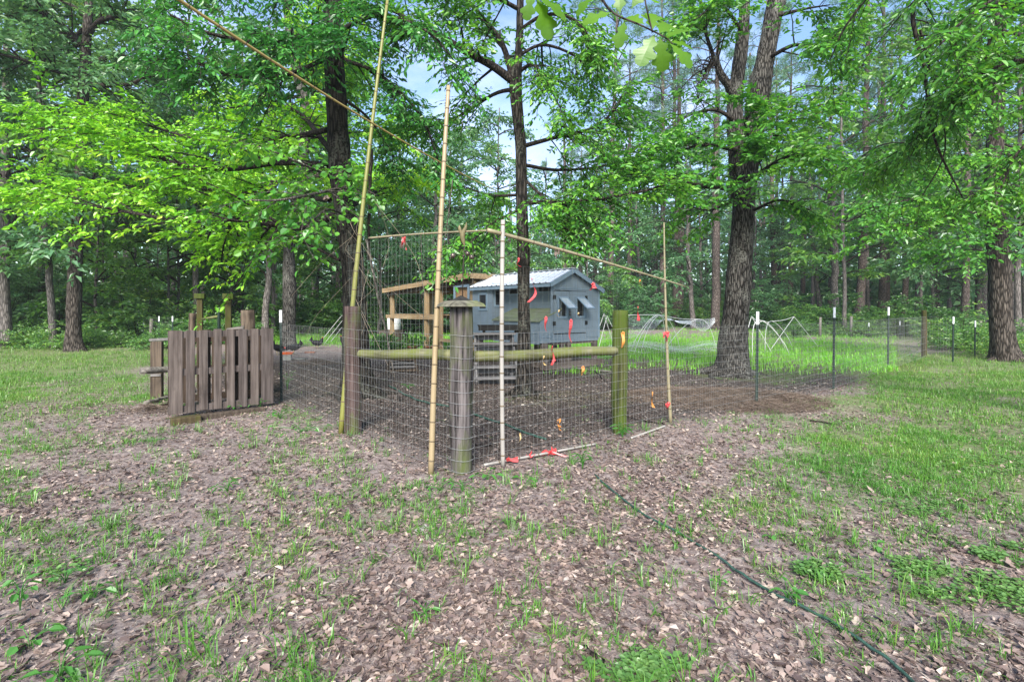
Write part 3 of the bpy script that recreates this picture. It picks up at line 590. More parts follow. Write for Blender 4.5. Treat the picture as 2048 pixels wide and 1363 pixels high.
for pts, a, b, nc, cl in ((limb((1512,330,11.3),(1560,262,10.8),(1600,225,10.5),(1660,205,10.3)), .06, .015, 44, 1.2), (limb((1500,360,11.2),(1560,320,10),(1620,310,9.6),(1680,330,9.4)), .045, .012, 46, 1.1), (limb((1472,380,11.2),(1400,370,10.4),(1320,350,10),(1250,350,9.8)), .05, .012, 52, 1.2),
        (limb((1474,300,11.3),(1400,290,10.8),(1320,320,10.6),(1260,300,10.4)), .05, .012, 48, 1.2), (limb((1530,120,11.4),(1590,90,10.6),(1640,100,10.2),(1680,60,10)), .05, .012, 30, 1.1), (limb((1440,150,11.2),(1410,60,11),(1400,-20,11)), .05, .02, 26, 1.1),
        (limb((1482,60,11.4),(1440,10,10.8),(1390,40,10.4)), .05, .012, 34, 1.1), (limb((1470,240,11.4),(1430,220,11.2),(1380,230,11),(1340,260,11)), .05, .012, 26, 1.1), (limb((1508,420,11.2),(1560,400,10.6),(1620,420,10.2)), .035, .01, 26, .9), (limb((1530,40,11.4),(1600,20,11),(1660,10,10.8)), .05, .01, 20, 1.0),
        (limb((1470,400,11.2),(1420,420,10.6),(1370,410,10.2)), .035, .01, 22, .9), (limb((1500,280,11.2),(1490,250,10.4),(1500,210,10)), .03, .01, 22, .7), (limb((1490,380,11),(1470,340,10.2),(1480,290,9.9)), .03, .01, 18, .7)):
    grow(W, rg, pts, a, b, nc, cl, 8, .42, .14, .04)
for pts in overcrown(W, rg, P[-2], 3.4, 2.2, 2): grow(W, rg, pts, .06, .02, 20, 1.4, 7, .55, .1, .1, .3)
crown(TR, W, rg, M['leaf_mid'], M['limb'], 8, .125, .48, .55, True, .2)
W = Wood()                                                     # bare dead branch ends on the left stem
for q in range(9):
    a0 = px(1430+rg.uniform(-8, 6), 112+rg.uniform(0, 30), 11.1); e = px(rg.uniform(1340, 1420), rg.uniform(120, 240), rg.uniform(10.6, 11.4)); m_ = (a0+e)/2+[0, 0, .15]
    add_branch(W, smooth(np.stack([a0, m_, e]), 8), .022, .006, 5)
    for z in range(4):
        c0 = a0+(e-a0)*rg.uniform(.4, 1); add_branch(W, smooth(np.stack([c0, c0+rg.normal(0, .2, 3), c0+rg.normal(0, .35, 3)-[0, 0, .2]]), 5), .010, .003, 4)
W.mb.build('dead_branches', M['limb'], TR, True, True)

KD = 0.42
# --- right-edge oak
rg = np.random.default_rng(19)
mb, base, P = trunk_px([(2012,722,52,14.6),(2006,680,46,14.6),(2000,600,43,14.6),(1997,500,42,14.6),(1990,420,38,14.6),(1988,340,34,14.6),(1992,250,30,14.6),(1998,120,26,14.6),(2002,0,22,14.6)],
    100, 44, 23, .05, .5, 5, [(.3, 0, 3, .12)])
roots(mb, base, [(5.9, .8, .1), (3.6, .8, .1), (4.8, .6, .1)], 6)
TE = tree_thing('oak_tree', 'thick oak trunk at the right edge beyond the green fence stakes', mb, base, M['bark_oak'])
W = Wood()
for pts, a, b, nc, cl in ((limb((1990,440,14.6),(1930,425,13.8),(1850,440,13.2),(1760,470,12.8)), .08, .02, 56, 1.5), (limb((1985,380,14.6),(1900,400,13.8),(1820,400,13.4),(1720,420,13)), .07, .02, 54, 1.5), 
        (limb((1990,330,14.5),(1920,330,13.6),(1840,350,13)), .06, .015, 44, 1.4), (limb((2000,300,14.5),(2060,340,13.6),(2120,400,13)), .05, .015, 40, 1.3), (limb((1995,230,14.5),(1930,230,13.8),(1860,270,13.4)), .05, .015, 40, 1.4),
        (limb((1990,120,14.5),(1920,120,14),(1850,150,13.6)), .05, .015, 40, 1.4), (limb((1998,60,14.5),(2060,80,14),(2130,140,13.6)), .05, .015, 36, 1.4), (limb((1990,520,14.4),(1960,500,13.8),(1900,500,13.2)), .04, .01, 30, 1.0)):
    grow(W, rg, pts, a, b, nc, cl, 8, .5, .14, .04)
for pts in overcrown(W, rg, P[-1], 4, 3, 3): grow(W, rg, pts, .07, .02, 18, 1.6, 7, .6, .1, .1, .3)
crown(TE, W, rg, M['leaf_mid'], M['limb'], 8, .135, .5, .55, True, .2)

KD = 0.42
# --- tree standing just outside the right edge; its limbs reach into the picture
rg = np.random.default_rng(29)
mb, base, P = trunk_px([(2260,858,60,6.3),(2255,600,46,6.3),(2240,300,40,6.3),(2230,0,34,6.3),(2225,-200,28,6.3)], 70, 32, 31, .03, .6, 4, [(.1, 0, 2, .06)])
TO = tree_thing('ash_tree', 'dark hanging branches with long leaflets reaching in at the upper right', mb, base, M['bark_gray'])
W = Wood()
for pts, a, b, nc, cl in ((limb((2235,150,6.3),(2080,-20,6.2),(1960,-40,6.3),(1830,0,6.4),(1850,150,6.5),(1870,280,6.7),(1925,395,6.9)), .045, .010, 58, .8), (limb((2235,200,6.3),(2100,60,6),(2000,10,6),(1980,80,6),(1945,200,6.1)), .04, .010, 46, .75), (limb((2240,250,6.3),(2120,150,6),(2040,120,5.8),(1960,150,5.8)), .035, .01, 44, .75),
        (limb((1840,60,6.4),(1870,180,6.6),(1890,300,6.8),(1840,400,7)), .015, .006, 26, .6), (limb((2120,20,6.1),(2030,-20,5.6),(1930,40,5.4),(1880,90,5.4)), .03, .01, 44, .75), (limb((2235,100,6.3),(2000,-90,6.6),(1800,-60,7),(1700,40,7.2),(1660,120,7.4)), .04, .008, 50, .8), (limb((2240,320,6.3),(2120,260,6.4),(2040,300,6.5),(2000,380,6.6)), .03, .01, 34, .7), (limb((1960,150,6),(1900,220,6.5),(1800,300,7.2),(1740,330,7.6)), .018, .006, 36, .75)):
    grow(W, rg, pts, a, b, nc, cl, 8, .32, .28, -.08)
crown(TO, W, rg, M['leaf_mid'], M['limb'], 8, .088, .42, .5, True, .2)

KD = 0.6
# --- tall tree on the left
rg = np.random.default_rng(37)
mb, base, P = trunk_px([(145,702,38,17.9),(146,660,30,17.9),(148,600,29,17.9),(151,500,27,17.9),(155,400,23,17.9),(162,300,22,17.9),(166,200,22,17.9),(172,100,19,17.9),(178,0,17,17.9)], 90, 36, 41, .05, .45, 5, [(.2, 0, 4, .1)])
TW = tree_thing('gum_tree', 'thick gray trunk standing in the grass at the left edge of the clearing', mb, base, M['bark_oak'])
W = Wood()
for pts, a, b, nc, cl in ((limb((160,92,17.9),(125,55,17.5),(90,30,17),(40,-10,16.6)), .18, .06, 40, 2), (limb((172,75,17.9),(200,42,17.6),(235,30,17.2),(255,0,17)), .12, .04, 36, 1.8), (limb((165,170,17.9),(230,170,17),(280,160,16.6),(330,100,16.2)), .10, .03, 46, 1.8), (limb((160,155,17.9),(90,135,17),(40,118,16.4),(-40,100,16)), .10, .03, 46, 1.8),
        (limb((160,205,17.9),(100,215,17.4),(30,230,17)), .08, .02, 36, 1.7), (limb((170,130,17.9),(240,110,18.4),(310,140,18.6)), .08, .02, 40, 1.8), (limb((165,60,17.9),(120,100,19),(50,140,19.6)), .08, .02, 40, 1.8), (limb((170,250,17.9),(240,260,18.4),(300,230,18.6)), .07, .02, 32, 1.6), (limb((175,30,17.9),(110,0,18.4),(20,20,18.8)), .08, .02, 40, 1.8), (limb((155,430,17.9),(172,400,17.6),(195,330,17.4)), .10, .05, 10, 1.0)):
    grow(W, rg, pts, a, b, nc, cl, 8, .6, .1, .06)
for pts in overcrown(W, rg, P[-1], 5, 3.5, 4): grow(W, rg, pts, .09, .02, 18, 2, 7, .7, .1, .1, .3)
crown(TW, W, rg, M['leaf_teal'], M['limb'], 7, .20, .45, .55, False, .2)

KD = 0.6
# --- gray tree behind the pen with a broken upper stem
rg = np.random.default_rng(43)
mb, base, P = trunk_px([(577,697,36,19.2),(577,650,30,19.2),(579,600,30,19.2),(578,540,28,19.2),(580,470,24,19.2),(600,360,24,19.2),(612,230,26,19.2),(598,160,24,19.2),(582,80,19,19.2),(572,-10,14,19.2)], 80, 32, 47, .05, .4, 5, [(0, 0, 3, .1)])
TG = tree_thing('oak_tree', 'gray kinked trunk behind the two chickens and the orange feeder', mb, base, M['bark_gray'])
W = Wood()
for i in range(16):
    z = rg.uniform(4.2, 14); a = rg.random()*6.283; c0 = np.array([np.interp(z, P[:, 2], P[:, 0]), 19.2, z]); L_ = rg.uniform(2, 3.8)
    grow(W, rg, np.stack([c0, c0+[math.cos(a)*L_*.5, math.sin(a)*L_*.5, .3], c0+[math.cos(a)*L_, math.sin(a)*L_, .4]]), .07, .02, 34, 1.6, 7, .6, .12, .05, .2)
crown(TG, W, rg, M['leaf_lime'], M['limb'], 7, .20, .5, .55, False, .2)

KD = 0.5
# ------------------------------------------------------------------ forest prototypes (copied with their parts)
def forest_tree(seed, H, z0, rad, nl, lmat, bark, leaf, per, r0, pine=False):
    r_ = np.random.default_rng(seed); t = bpy.data.objects.new('forest_tree', None); col.objects.link(t)
    n = 26; zz = np.linspace(-.3, H, n); wob = np.cumsum(r_.normal(0, .035, (n, 2)), 0); pts = np.stack([wob[:, 0]*(zz > 1), wob[:, 1]*(zz > 1), zz], 1)
    mb = MB(); mb.tube(pts, r0*(1-.75*(np.clip(zz, 0, H)/H)**1.2)*(1+.35*np.exp(-np.clip(zz, 0, 9)/.5)), 14, True, bark_disp(seed, .035, 0, 3, 0)); mb.build('trunk', bark, t, False, True)
    W = Wood()
    for i in range(nl):
        f = (i+r_.random())/nl; z = z0+(H-z0)*f; a = r_.random()*6.283; sh = math.sin(math.pi*min(1, .22+.78*f)**1.1)*.9+.18
        L_ = rad*sh*r_.uniform(.7, 1.15); k = min(int((z+.3)/(H+.3)*(n-1)), n-1); c0 = pts[k]; up = r_.uniform(.0, .35)*L_
        e = c0+np.array([math.cos(a)*L_, math.sin(a)*L_, up])
        grow(W, r_, np.stack([c0, (c0+e)/2+[0, 0, .15*L_], e]), .05, .015, 12 if not pine else 8, L_*.42+.4, 6, .7, .15, .06, .25, wood_twigs=False, sides=4)
    tag(W.mb.build('limbs', M['limb'] if not pine else bark, t, False, True), kind='stuff')
    if pine:
        P0 = np.array([q[0] for q in W.tw]); D0 = np.array([q[1] for q in W.tw]); m_ = 10; P0 = np.repeat(P0, m_, 0)+r_.normal(0, .1, (len(P0)*m_, 3)); D0 = nrm(np.repeat(D0, m_, 0)*.4+r_.normal(0, .7, (len(P0), 3)))
        V, F = leaf_arrays(P0, D0, r_.normal(0, 1, D0.shape), .32+.14*r_.random(len(P0)), .03+0*P0[:, 0], False, .1, .02)
    else: V, F = leaves_on(W, r_, per, leaf, .5, .6, False, .2)
    mb = MB(); mb.add(V, F); tag(mb.build('crown', lmat, t), kind='stuff'); return t
def shrub_proto(seed, H, rad, ns, lmat, leaf, per):
    r_ = np.random.default_rng(seed); t = bpy.data.objects.new('shrub', None); col.objects.link(t); W = Wood()
    for i in range(ns):
        a = r_.random()*6.283; q = rad*math.sqrt(r_.random()); z = H*r_.uniform(.3, 1)*(1-.4*(q/rad)**2); b = np.array([math.cos(a)*q*.3, math.sin(a)*q*.3, -.05]); e = np.array([math.cos(a)*q, math.sin(a)*q, z])
        grow(W, r_, np.stack([b, (b+e)/2+r_.normal(0, .08, 3), e]), .018, .005, 11, .45*H**.5, 6, .38, .12, .08, .15, wood_twigs=False, sides=4)
    tag(W.mb.build('stems', M['limb'], t, False, True), kind='stuff'); V, F = leaves_on(W, r_, per, leaf, .5, .7, False, .2); mb = MB(); mb.add(V, F); tag(mb.build('foliage', lmat, t), kind='stuff'); return t
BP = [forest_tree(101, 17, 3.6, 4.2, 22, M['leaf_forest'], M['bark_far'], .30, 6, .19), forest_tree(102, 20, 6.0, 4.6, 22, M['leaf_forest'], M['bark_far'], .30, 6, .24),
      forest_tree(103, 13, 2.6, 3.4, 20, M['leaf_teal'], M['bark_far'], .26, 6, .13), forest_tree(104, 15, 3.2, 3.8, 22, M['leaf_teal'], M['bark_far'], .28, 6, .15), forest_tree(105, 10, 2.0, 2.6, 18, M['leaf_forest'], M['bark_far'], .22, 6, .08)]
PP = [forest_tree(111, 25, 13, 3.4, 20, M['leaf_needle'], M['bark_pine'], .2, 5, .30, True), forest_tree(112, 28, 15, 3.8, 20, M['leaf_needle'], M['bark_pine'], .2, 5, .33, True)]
SP = [shrub_proto(121, 2.6, 1.7, 22, M['leaf_shrub'], .15, 6), shrub_proto(122, 1.5, 1.4, 20, M['leaf_shrub'], .11, 6), shrub_proto(123, 3.6, 1.9, 24, M['leaf_teal'], .18, 6), shrub_proto(124, .9, 1.0, 16, M['leaf_shrub'], .09, 6)]
_used = set()
def put(proto, X, Y, s, rz, name, label, cat, group=None, tw=None, tilt=(0, 0)):
    if proto.name in _used or proto in _used: t = copy_tree(proto)
    else: t = proto; _used.add(proto)
    t.name = name; t.location = (X, Y, h1(X, Y)); t.rotation_euler = (tilt[0], tilt[1], rz); t.scale = (s, s, s); tag(t, label, cat, group)
    if group is None and 'group' in t: del t['group']
    for ch in t.children:
        b = ch.name.split('.')[0]
        if b == 'trunk' and tw: ch.scale = (tw, tw, 1)
        elif b == 'trunk': ch.scale = (1, 1, 1)
    return t
rg = np.random.default_rng(55)
ORD = ['first', 'second', 'third', 'fourth', 'fifth', 'sixth', 'seventh', 'eighth', 'ninth', 'tenth', 'eleventh', 'twelfth', 'thirteenth', 'fourteenth', 'fifteenth', 'sixteenth']
# named trunks at the edge of the wood: (pixel x, trunk width px, distance, kind)
RIGHT = [(1218,13,38,'p'),(1270,10,46,'b'),(1289,8,42,'b'),(1306,8,44,'b'),(1326,13,40,'p'),(1348,14,42,'p'),(1386,11,38,'b'),(1410,8,44,'b'),(1430,18,36,'p'),
         (1549,13,42,'p'),(1558,10,52,'p'),(1639,11,40,'b'),(1670,16,34,'b'),(1714,18,36,'p'),(1737,8,38,'b'),(1760,14,38,'p')]
RIGHT2 = [(1774,10,46,'p'),(1808,12,40,'p'),(1843,7,36,'b'),(1863,7,38,'b'),(1928,14,30,'p'),(1955,8,40,'b'),(2035,12,22,'b'),(2060,14,30,'p'),(1690,8,28,'b')]
LEFT = [(12,20,19,'b'),(82,14,23,'b'),(108,14,19.5,'b'),(192,6,22,'s'),(210,6,26,'s'),(275,7,30,'s'),(330,6,24,'s'),(357,6,25,'s'),(397,13,24,'b'),(455,5,26,'s'),(490,6,30,'s'),(530,14,23,'b'),(547,8,27,'b')]
def named(lst, fmt, grp):
    for i, (x, w_, d, k) in enumerate(lst):
        pr = PP[i % 2] if k == 'p' else (BP[4] if k == 's' else BP[[0, 1, 3, 2][i % 4]])
        r0 = {PP[0]: .30, PP[1]: .33, BP[0]: .19, BP[1]: .24, BP[2]: .13, BP[3]: .15, BP[4]: .08}[pr]
        s = rg.uniform(.9, 1.15); X = (x-1024)*d/FPX
        put(pr, X, d, s, rg.random()*6.283, 'pine_tree' if k == 'p' else ('sapling' if k == 's' else 'forest_tree'), fmt % ORD[i], 'tree', grp, (w_*d/FPX/2)/(r0*s)*.92, (rg.normal(0, .02), rg.normal(0, .02)))
named(RIGHT, 'woodland trunk at the edge of the trees, %s to the right of the blue coop', 'trees at the edge of the wood')
named(RIGHT2, 'woodland trunk behind the right fence stakes, %s right of the cluster of pines', 'trees at the edge of the wood')
named(LEFT, 'woodland trunk at the left of the clearing, %s from the left edge', 'trees at the edge of the wood')
# trees deeper in the wood, nothing tells them apart
def deep(n, x0, x1, d0, d1, kinds, lab, seed, smin=.8, smax=1.2):
    r_ = np.random.default_rng(seed)
    for i in range(n):
        x = x0+(x1-x0)*(i+r_.random())/n; d = r_.uniform(d0, d1); pr = kinds[int(r_.integers(len(kinds)))]
        put(pr, (x-1024)*d/FPX, d, r_.uniform(smin, smax), r_.random()*6.283, 'forest_tree', lab if n > 16 or x0 < 0 or x1 > 2048 else lab+', %s from the left' % ORD[i], 'tree', lab, r_.uniform(.8, 1.3))
deep(20, -250, 640, 26, 46, BP+[BP[4], BP[4]], 'slender tree deep in the wood on the left', 61)
deep(9, 560, 1180, 34, 52, BP, 'leafy tree of the wood behind the coop and timber run', 62)
deep(46, 1080, 2000, 40, 74, BP[2:4]+PP*4, 'thin tree deep in the wood on the right', 63, .7, 1.0)
deep(8, 1950, 2350, 24, 44, BP, 'leafy tree of the wood beyond the right edge oak', 64)
deep(6, -350, 60, 17, 26, BP[2:], 'leafy understory tree at the left edge of the clearing', 65)
deep(7, 620, 1000, 27, 34, [BP[4], BP[2]], 'leafy understory tree behind the left hoops and lawn', 66, .7, .95)
def shrubs(n, x0, x1, d0, d1, kinds, lab, seed, smin=.8, smax=1.3):
    r_ = np.random.default_rng(seed)
    for i in range(n):
        x = x0+(x1-x0)*(i+r_.random())/n; d = r_.uniform(d0, d1); pr = kinds[int(r_.integers(len(kinds)))]
        put(pr, (x-1024)*d/FPX, d, r_.uniform(smin, smax), r_.random()*6.283, 'shrub', lab if n > 16 or x0 < 0 or x1 > 2048 else lab+', %s from the left' % ORD[i], 'shrub', lab)
shrubs(11, -150, 130, 20, 25, [SP[0], SP[2], SP[2]], 'dense dark shrub at the left edge of the clearing', 71)
shrubs(16, 150, 640, 25, 34, [SP[0], SP[2], SP[1]], 'green shrub in the wood behind the pallet bin', 72)
shrubs(11, 160, 500, 21.5, 25, [SP[0], SP[1], SP[1]], 'added light-catching shrub along the left fence behind the pallet bin', 78, .8, 1.2)  # extra shrubs put in to catch light and brighten the dark wood edge
shrubs(12, 600, 960, 29, 36, [SP[0], SP[2]], 'green shrub behind the lawn and the timber run', 73, .9, 1.4)
shrubs(14, 1180, 1620, 36, 46, [SP[0], SP[1], SP[2]], 'green shrub in the wood behind the netted hoops', 74)
shrubs(16, 1580, 1900, 25, 33, [SP[1], SP[0], SP[3]], 'low bush along the dirt path behind the right fence', 75, .7, 1.1)
shrubs(9, 1880, 2250, 15.5, 21, [SP[3], SP[1]], 'low bush around the foot of the right edge oak', 76, .7, 1.1)
shrubs(9, -60, 330, 18.6, 21, [SP[3]], 'low weedy bush along the edge of the left grass', 77, .6, 1.0)
# the far wood: too deep to tell one tree from the next
r_ = np.random.default_rng(81); n = 100000; a = r_.uniform(-62, 62, n)*math.pi/180; d = r_.uniform(66, 100, n)
top = 11+9*fbm(np.stack([a*9, 0*a, 0*a], 1), 3); z = top*np.where(r_.random(n) < .35, .35, 1)*r_.random(n)**.8; X, Y = np.sin(a)*d, np.cos(a)*d
Vf, Ff = leaf_arrays(np.stack([X, Y, z], 1), r_.normal(0, 1, (n, 3)), r_.normal(0, .6, (n, 3))+[0, -.3, .8], .55+.5*r_.random(n), .32+.25*r_.random(n), False)
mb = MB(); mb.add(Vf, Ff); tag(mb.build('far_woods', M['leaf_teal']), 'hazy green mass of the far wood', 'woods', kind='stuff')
mb = MB()
for i in range(150):
    an = r_.uniform(-58, 58)*math.pi/180; dd = r_.uniform(58, 96); x, y = math.sin(an)*dd, math.cos(an)*dd; lean = r_.normal(0, .4, 2)
    mb.tube(np.array([[x, y, -.3], [x+lean[0]*.5, y, 8], [x+lean[0], y, 17]]), [r_.uniform(.14, .3), .15, .06], 7, False)
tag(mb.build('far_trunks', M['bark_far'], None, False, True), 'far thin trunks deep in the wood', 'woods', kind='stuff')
# ------------------------------------------------------------------ pen fence: posts, rails, wire
V3 = lambda p: tuple(float(c) for c in p)
def round_post(name, label, bx, by, top_z, r, mat, seed, lean=(0, 0), group=None, taper=.95):
    b = gp(bx, by); t = thing(name, label, 'post', b, 0, group); mb = MB(); z = np.linspace(-.15, top_z-b[2], 26)
    pts = np.stack([lean[0]*z, lean[1]*z, z], 1)
    def f(p, V, rr, a):
        q = (p[:, None, :]+V*rr[:, :, None]).reshape(-1, 3); e = fbm(q*np.array([28, 28, 1.6])+seed, 3).reshape(rr.shape)
        return rr+(e-.5)*.040+(vnoise(q*np.array([3, 3, 1.5])+seed).reshape(rr.shape)-.5)*.02
    mb.tube(pts, np.linspace(r, r*taper, 26), 32, True, f); mb.build('shaft', mat, t, False, True); return t, b
tc_, bc = round_post('corner_post', 'thick weathered corner post with a pyramid wooden cap, in the middle', 922, 945, px(922, 612, 4.59)[2], .108, M['post_corner'], 3, (.0, .0))
zt = px(922, 612, 4.59)[2]-bc[2]; ca = R(40)
mb = MB()
def frus(z0, s0, z1, s1):
    v = []
    for z, s in ((z0, s0), (z1, s1)):
        for k in range(4): a = ca+R(45)+k*math.pi/2; v.append([math.cos(a)*s*1.4142, math.sin(a)*s*1.4142, z])
    return v, [[3, 2, 1, 0], [4, 5, 6, 7], [0, 1, 5, 4], [1, 2, 6, 5], [2, 3, 7, 6], [3, 0, 4, 7]]
mb.add(*frus(zt-.004, .165, zt+.022, .150)); mb.add(*frus(zt+.0225, .150, zt+.050, .105)); mb.build('cap_board', M['cap_wood'], tc_)
mb = MB(); mb.add(*frus(zt+.0505, .072, zt+.098, .004)); mb.build('cap_peak', M['black_wood'], tc_)
t2, bl = round_post('brace_post', 'reddish weathered fence post beside the leaning green bamboo', 706, 866, px(706, 612, 6.05)[2], .098, M['post_left'], 5)
t3, bgp = round_post('brace_post', 'moss green round post carrying the right end of the rail', 1238, 868, px(1240, 620, 6.0)[2], .092, M['post_green'], 7, (.012, .0))
def rail(label, a, b, r, seed, extra=0):
    a, b = np.array(a), np.array(b); c = (a+b)/2; t = thing('rail', label, 'fence rail', c, math.atan2(*(b-a)[1::-1])); ln = np.linalg.norm(b-a); x = np.linspace(-ln/2, ln/2, 20)
    mb = MB(); mb.tube(np.stack([x, .012*np.sin(x*2), np.linspace(0, 0, 20)+.01*np.sin(x*3)], 1), r*(1+.05*np.sin(x*2+seed)), 22, True,
        lambda p, V, rr, a_: rr+(fbm((p[:, None, :]+V*rr[:, :, None]).reshape(-1, 3)*np.array([1.5, 24, 24])+seed, 3).reshape(rr.shape)-.5)*.012); mb.build('log', M['rail_green'], t, False, True)
    if abs((b-a)[2]) > .001: t.rotation_euler = (0, -math.asin((b-a)[2]/ln), t.rotation_euler[2])
cc = np.array([bc[0], bc[1]])
ra = px(712, 706, 6.12); rb = px(905, 711, 4.78); rail('mossy round rail left of the capped corner post', ra, rb, .052, 1)
ra = px(945, 712, 4.75); rb = px(1236, 702, 5.98); rail('mossy round rail right of the capped corner post', ra, rb, .054, 2)

def t_post(label, x, ybase, ytop, lean=0, name='fence_stake', d=None, group='green steel fence stakes'):
    b = gp(x, ybase) if d is None else onground(x, d); d_ = b[1]; top = CAM_H-(ytop-HOR)*d_/FPX-b[2]; t = thing(name, label, 'fence stake', b, R(38), group); t.rotation_euler = (0, lean, R(0))
    mb = MB(); wt = top-.20
    mb.b2((-.020, -.003, -.1), (.020, .004, wt)); mb.b2((-.004, .0045, -.1), (.004, .034, wt)); mb.build('shaft', M['tpost'], t)
    mb = MB(); mb.b2((-.021, -.004, wt+.001), (.021, .005, top)); mb.b2((-.005, .0055, wt+.001), (.005, .035, top)); mb.build('white_tip', M['tpost_tip'], t)
    if d_ < 14:
        for k in range(int(wt/.11)): mb = MB(); mb.b2((-.006, -.012, .1+k*.11), (.006, -.0035, .125+k*.11)); mb.build('stud', M['tpost'], t)
    return b
STK = [(1513,810,623,'green steel stake with white tip, just right of the twin-stemmed tree'), (1667,776,614,'green steel stake with white tip, second right of the twin-stemmed tree'),
       (1776,740,614,'green steel stake with white tip, left of the round wooden fence post'), (563,802,620,'green steel stake with white tip beside the pallet bin'), (1906,724,633,'green steel stake with white tip, left of the right edge oak'),
       (1950,713,641,'short green stake with white tip closest to the right edge oak')]
sb = [t_post(l, x, yb, yt, .012 if x > 1024 else -.01) for x, yb, yt, l in STK]
wp = gp(1848, 714); t4, _ = round_post('round_post', 'pale round wooden fence post between green stakes on the right', 1848, 714, px(1848, 620, wp[1])[2], .075, M['moss_post'], 12)
def wire_span(label, a, b, h0, hs, vsp, rad, group='woven wire fence panels', matn='wire', sag=.0, name='wire_fence', vr=None):
    a, b = np.array(a, float), np.array(b, float); t = thing(name, label, 'wire fence', (a+b)/2, 0, group); o = (a+b)/2; ln = np.linalg.norm((b-a)[:2]); n = max(6, int(ln/.25)); s = np.linspace(0, 1, n)[:, None]
    L0 = a*(1-s)+b*s; rr = np.random.default_rng(int(abs(a[0]*100)+7)); wv = (vnoise(np.hstack([s*ln*1.7, 0*s, 0*s+a[0]]))-.5)*.02
    sd = nrm(np.cross(b-a, [0, 0, 1]))
    for i, z in enumerate(hs):
        q = L0.copy(); q[:, 2] = L0[:, 2]+h0+z+wv*.7+(vnoise(np.hstack([s*ln*2.1, 0*s+i*7.7, 0*s]))-.5)*.018; q += sd*wv[:, None]
        mb = MB(); mb.tube(q-o, rad, 4, False); mb.build('line_wire', M[matn], t)
    mb = MB(); k = int(ln/vsp); vr = vr or rad*.5
    for j in range(k+1):
        f = (j+.5)/(k+1); p = a*(1-f)+b*f; zz = np.array([h0+hs[0], h0+(hs[0]+hs[-1])/2, h0+hs[-1]]); w_ = np.interp(f, s[:, 0], wv)
        q = np.stack([p+[rr.normal(0, .004), rr.normal(0, .004), z]+sd*w_ for z in zz]); q[:, 2] += w_*.7; mb.tube(q-o, vr, 3, False)
    tag(mb.build('stay_wires', M[matn], t), kind='stuff'); return t
HS = [.03+.102*i for i in range(13)]
off = lambda p, d: np.array([p[0]+d[0], p[1]+d[1], p[2]])
fr = np.array([.075, -.10]); fl = np.array([-.08, -.085])
A = off(bc, (.02, -.115)); wire_span('wire mesh panel from the capped corner post to the moss green post', A, off(bgp, (.06, -.085)), 0, HS, .055, .0012)
wire_span('wire mesh panel from the moss green post to the first right stake', off(bgp, (.06, -.085)), off(sb[0], (0, -.03)), 0, HS, .055, .0013)
wire_span('wire mesh panel between the first and second right stakes', off(sb[0], (0, -.03)), off(sb[1], (0, -.03)), 0, HS, .055, .0015)
wire_span('wire mesh panel between the second and third right stakes', off(sb[1], (0, -.03)), off(sb[2], (0, -.03)), 0, HS, .055, .0017)
wire_span('wire mesh panel running from the third right stake to the round wooden post', off(sb[2], (0, -.03)), off(wp, (0, -.08)), 0, HS[::2], .11, .003)
wire_span('wire mesh panel between the round wooden post and the right edge oak', off(wp, (0, -.08)), off(sb[4], (0, -.03)), 0, HS[::2], .15, .003)
wire_span('wire mesh panel from the reddish left post to the capped corner post', off(bl, (-.05, -.10)), A+np.array([-.05, .01, 0]), 0, HS, .055, .0012)
wire_span('wire mesh panel from the pallet bin stake to the reddish left post', off(sb[3], (0, -.03)), off(bl, (-.06, -.09)), 0, HS, .055, .0013)
tw = thing('post_wire', 'loops of wire wrapped around the capped corner post', 'wire', bc)
for z in HS:
    a = np.linspace(0, 6.283, 25); mb = MB(); mb.tube(np.stack([np.cos(a)*.123, np.sin(a)*.123, .0+z+.006*np.sin(a*2)], 1), .0017, 4, False); mb.build('loop', M['wire'], tw)
# tall dark netting above the left panel
la, lb_ = off(bl, (-.05, -.06)), off(bc, (-.10, -.05)); wire_span('tall dark wire netting above the left rail', la, lb_, 0, [1.25+.1*i for i in range(11)], .075, .0011, None, 'wire_dark', 0, 'netting', .0009)
a_, b_ = off(bc, (.08, -.05)), off(bgp, (.0, -.04)); wire_span('thin wire netting in front of the blue coop', a_, b_, 0, [1.28+.09*i for i in range(8)], .09, .0006, None, 'wire_dark', 0, 'netting', .0006)

# ------------------------------------------------------------------ bamboo poles
def pole(label, a, b, r0, r1, mat, spacing=.2, bend=(0, 0, 0), group='bamboo poles', n=26, nodes=True):
    a, b = np.array(a), np.array(b); t = thing('bamboo_pole', label, 'bamboo pole', a, 0, group); s = np.linspace(0, 1, n)[:, None]
    P = a+(b-a)*s+np.array(bend)*(4*s*(1-s)); ln = np.linalg.norm(b-a); mb = MB(); mb.tube(P-a, np.linspace(r0, r1, n), 10, True); mb.build('culm', M[mat], t, False, True)
    k = int(ln/spacing); T = nrm(np.gradient(P, axis=0))
    for i in range(1, k+1):
        f = (i-.3)/k
        if not 0 < f < 1: continue
        q = np.array([np.interp(f, s[:, 0], P[:, c]) for c in range(3)]); d = T[min(int(f*n), n-1)]; r = r0+(r1-r0)*f
        mb = MB(); mb.tube(np.stack([-d*.007, -d*.002, d*.002, d*.007]), [r*1.01, r*1.14, r*1.14, r*1.01], 8, True); o = mb.build('node', M['node'], t, False, True); o.location = V3(q-a)
    return t
pole('tall yellow green bamboo pole leaning beside the dark vine-wrapped trunk', gp(682, 868), px(775, 0, 6.3), .034, .017, 'bamboo_green', .22, (-.03, 0, 0))
pole('pale tan bamboo pole standing left of the capped corner post', gp(862, 950), px(897, 172, 4.78), .028, .019, 'bamboo_tan', .17, (-.015, 0, 0))
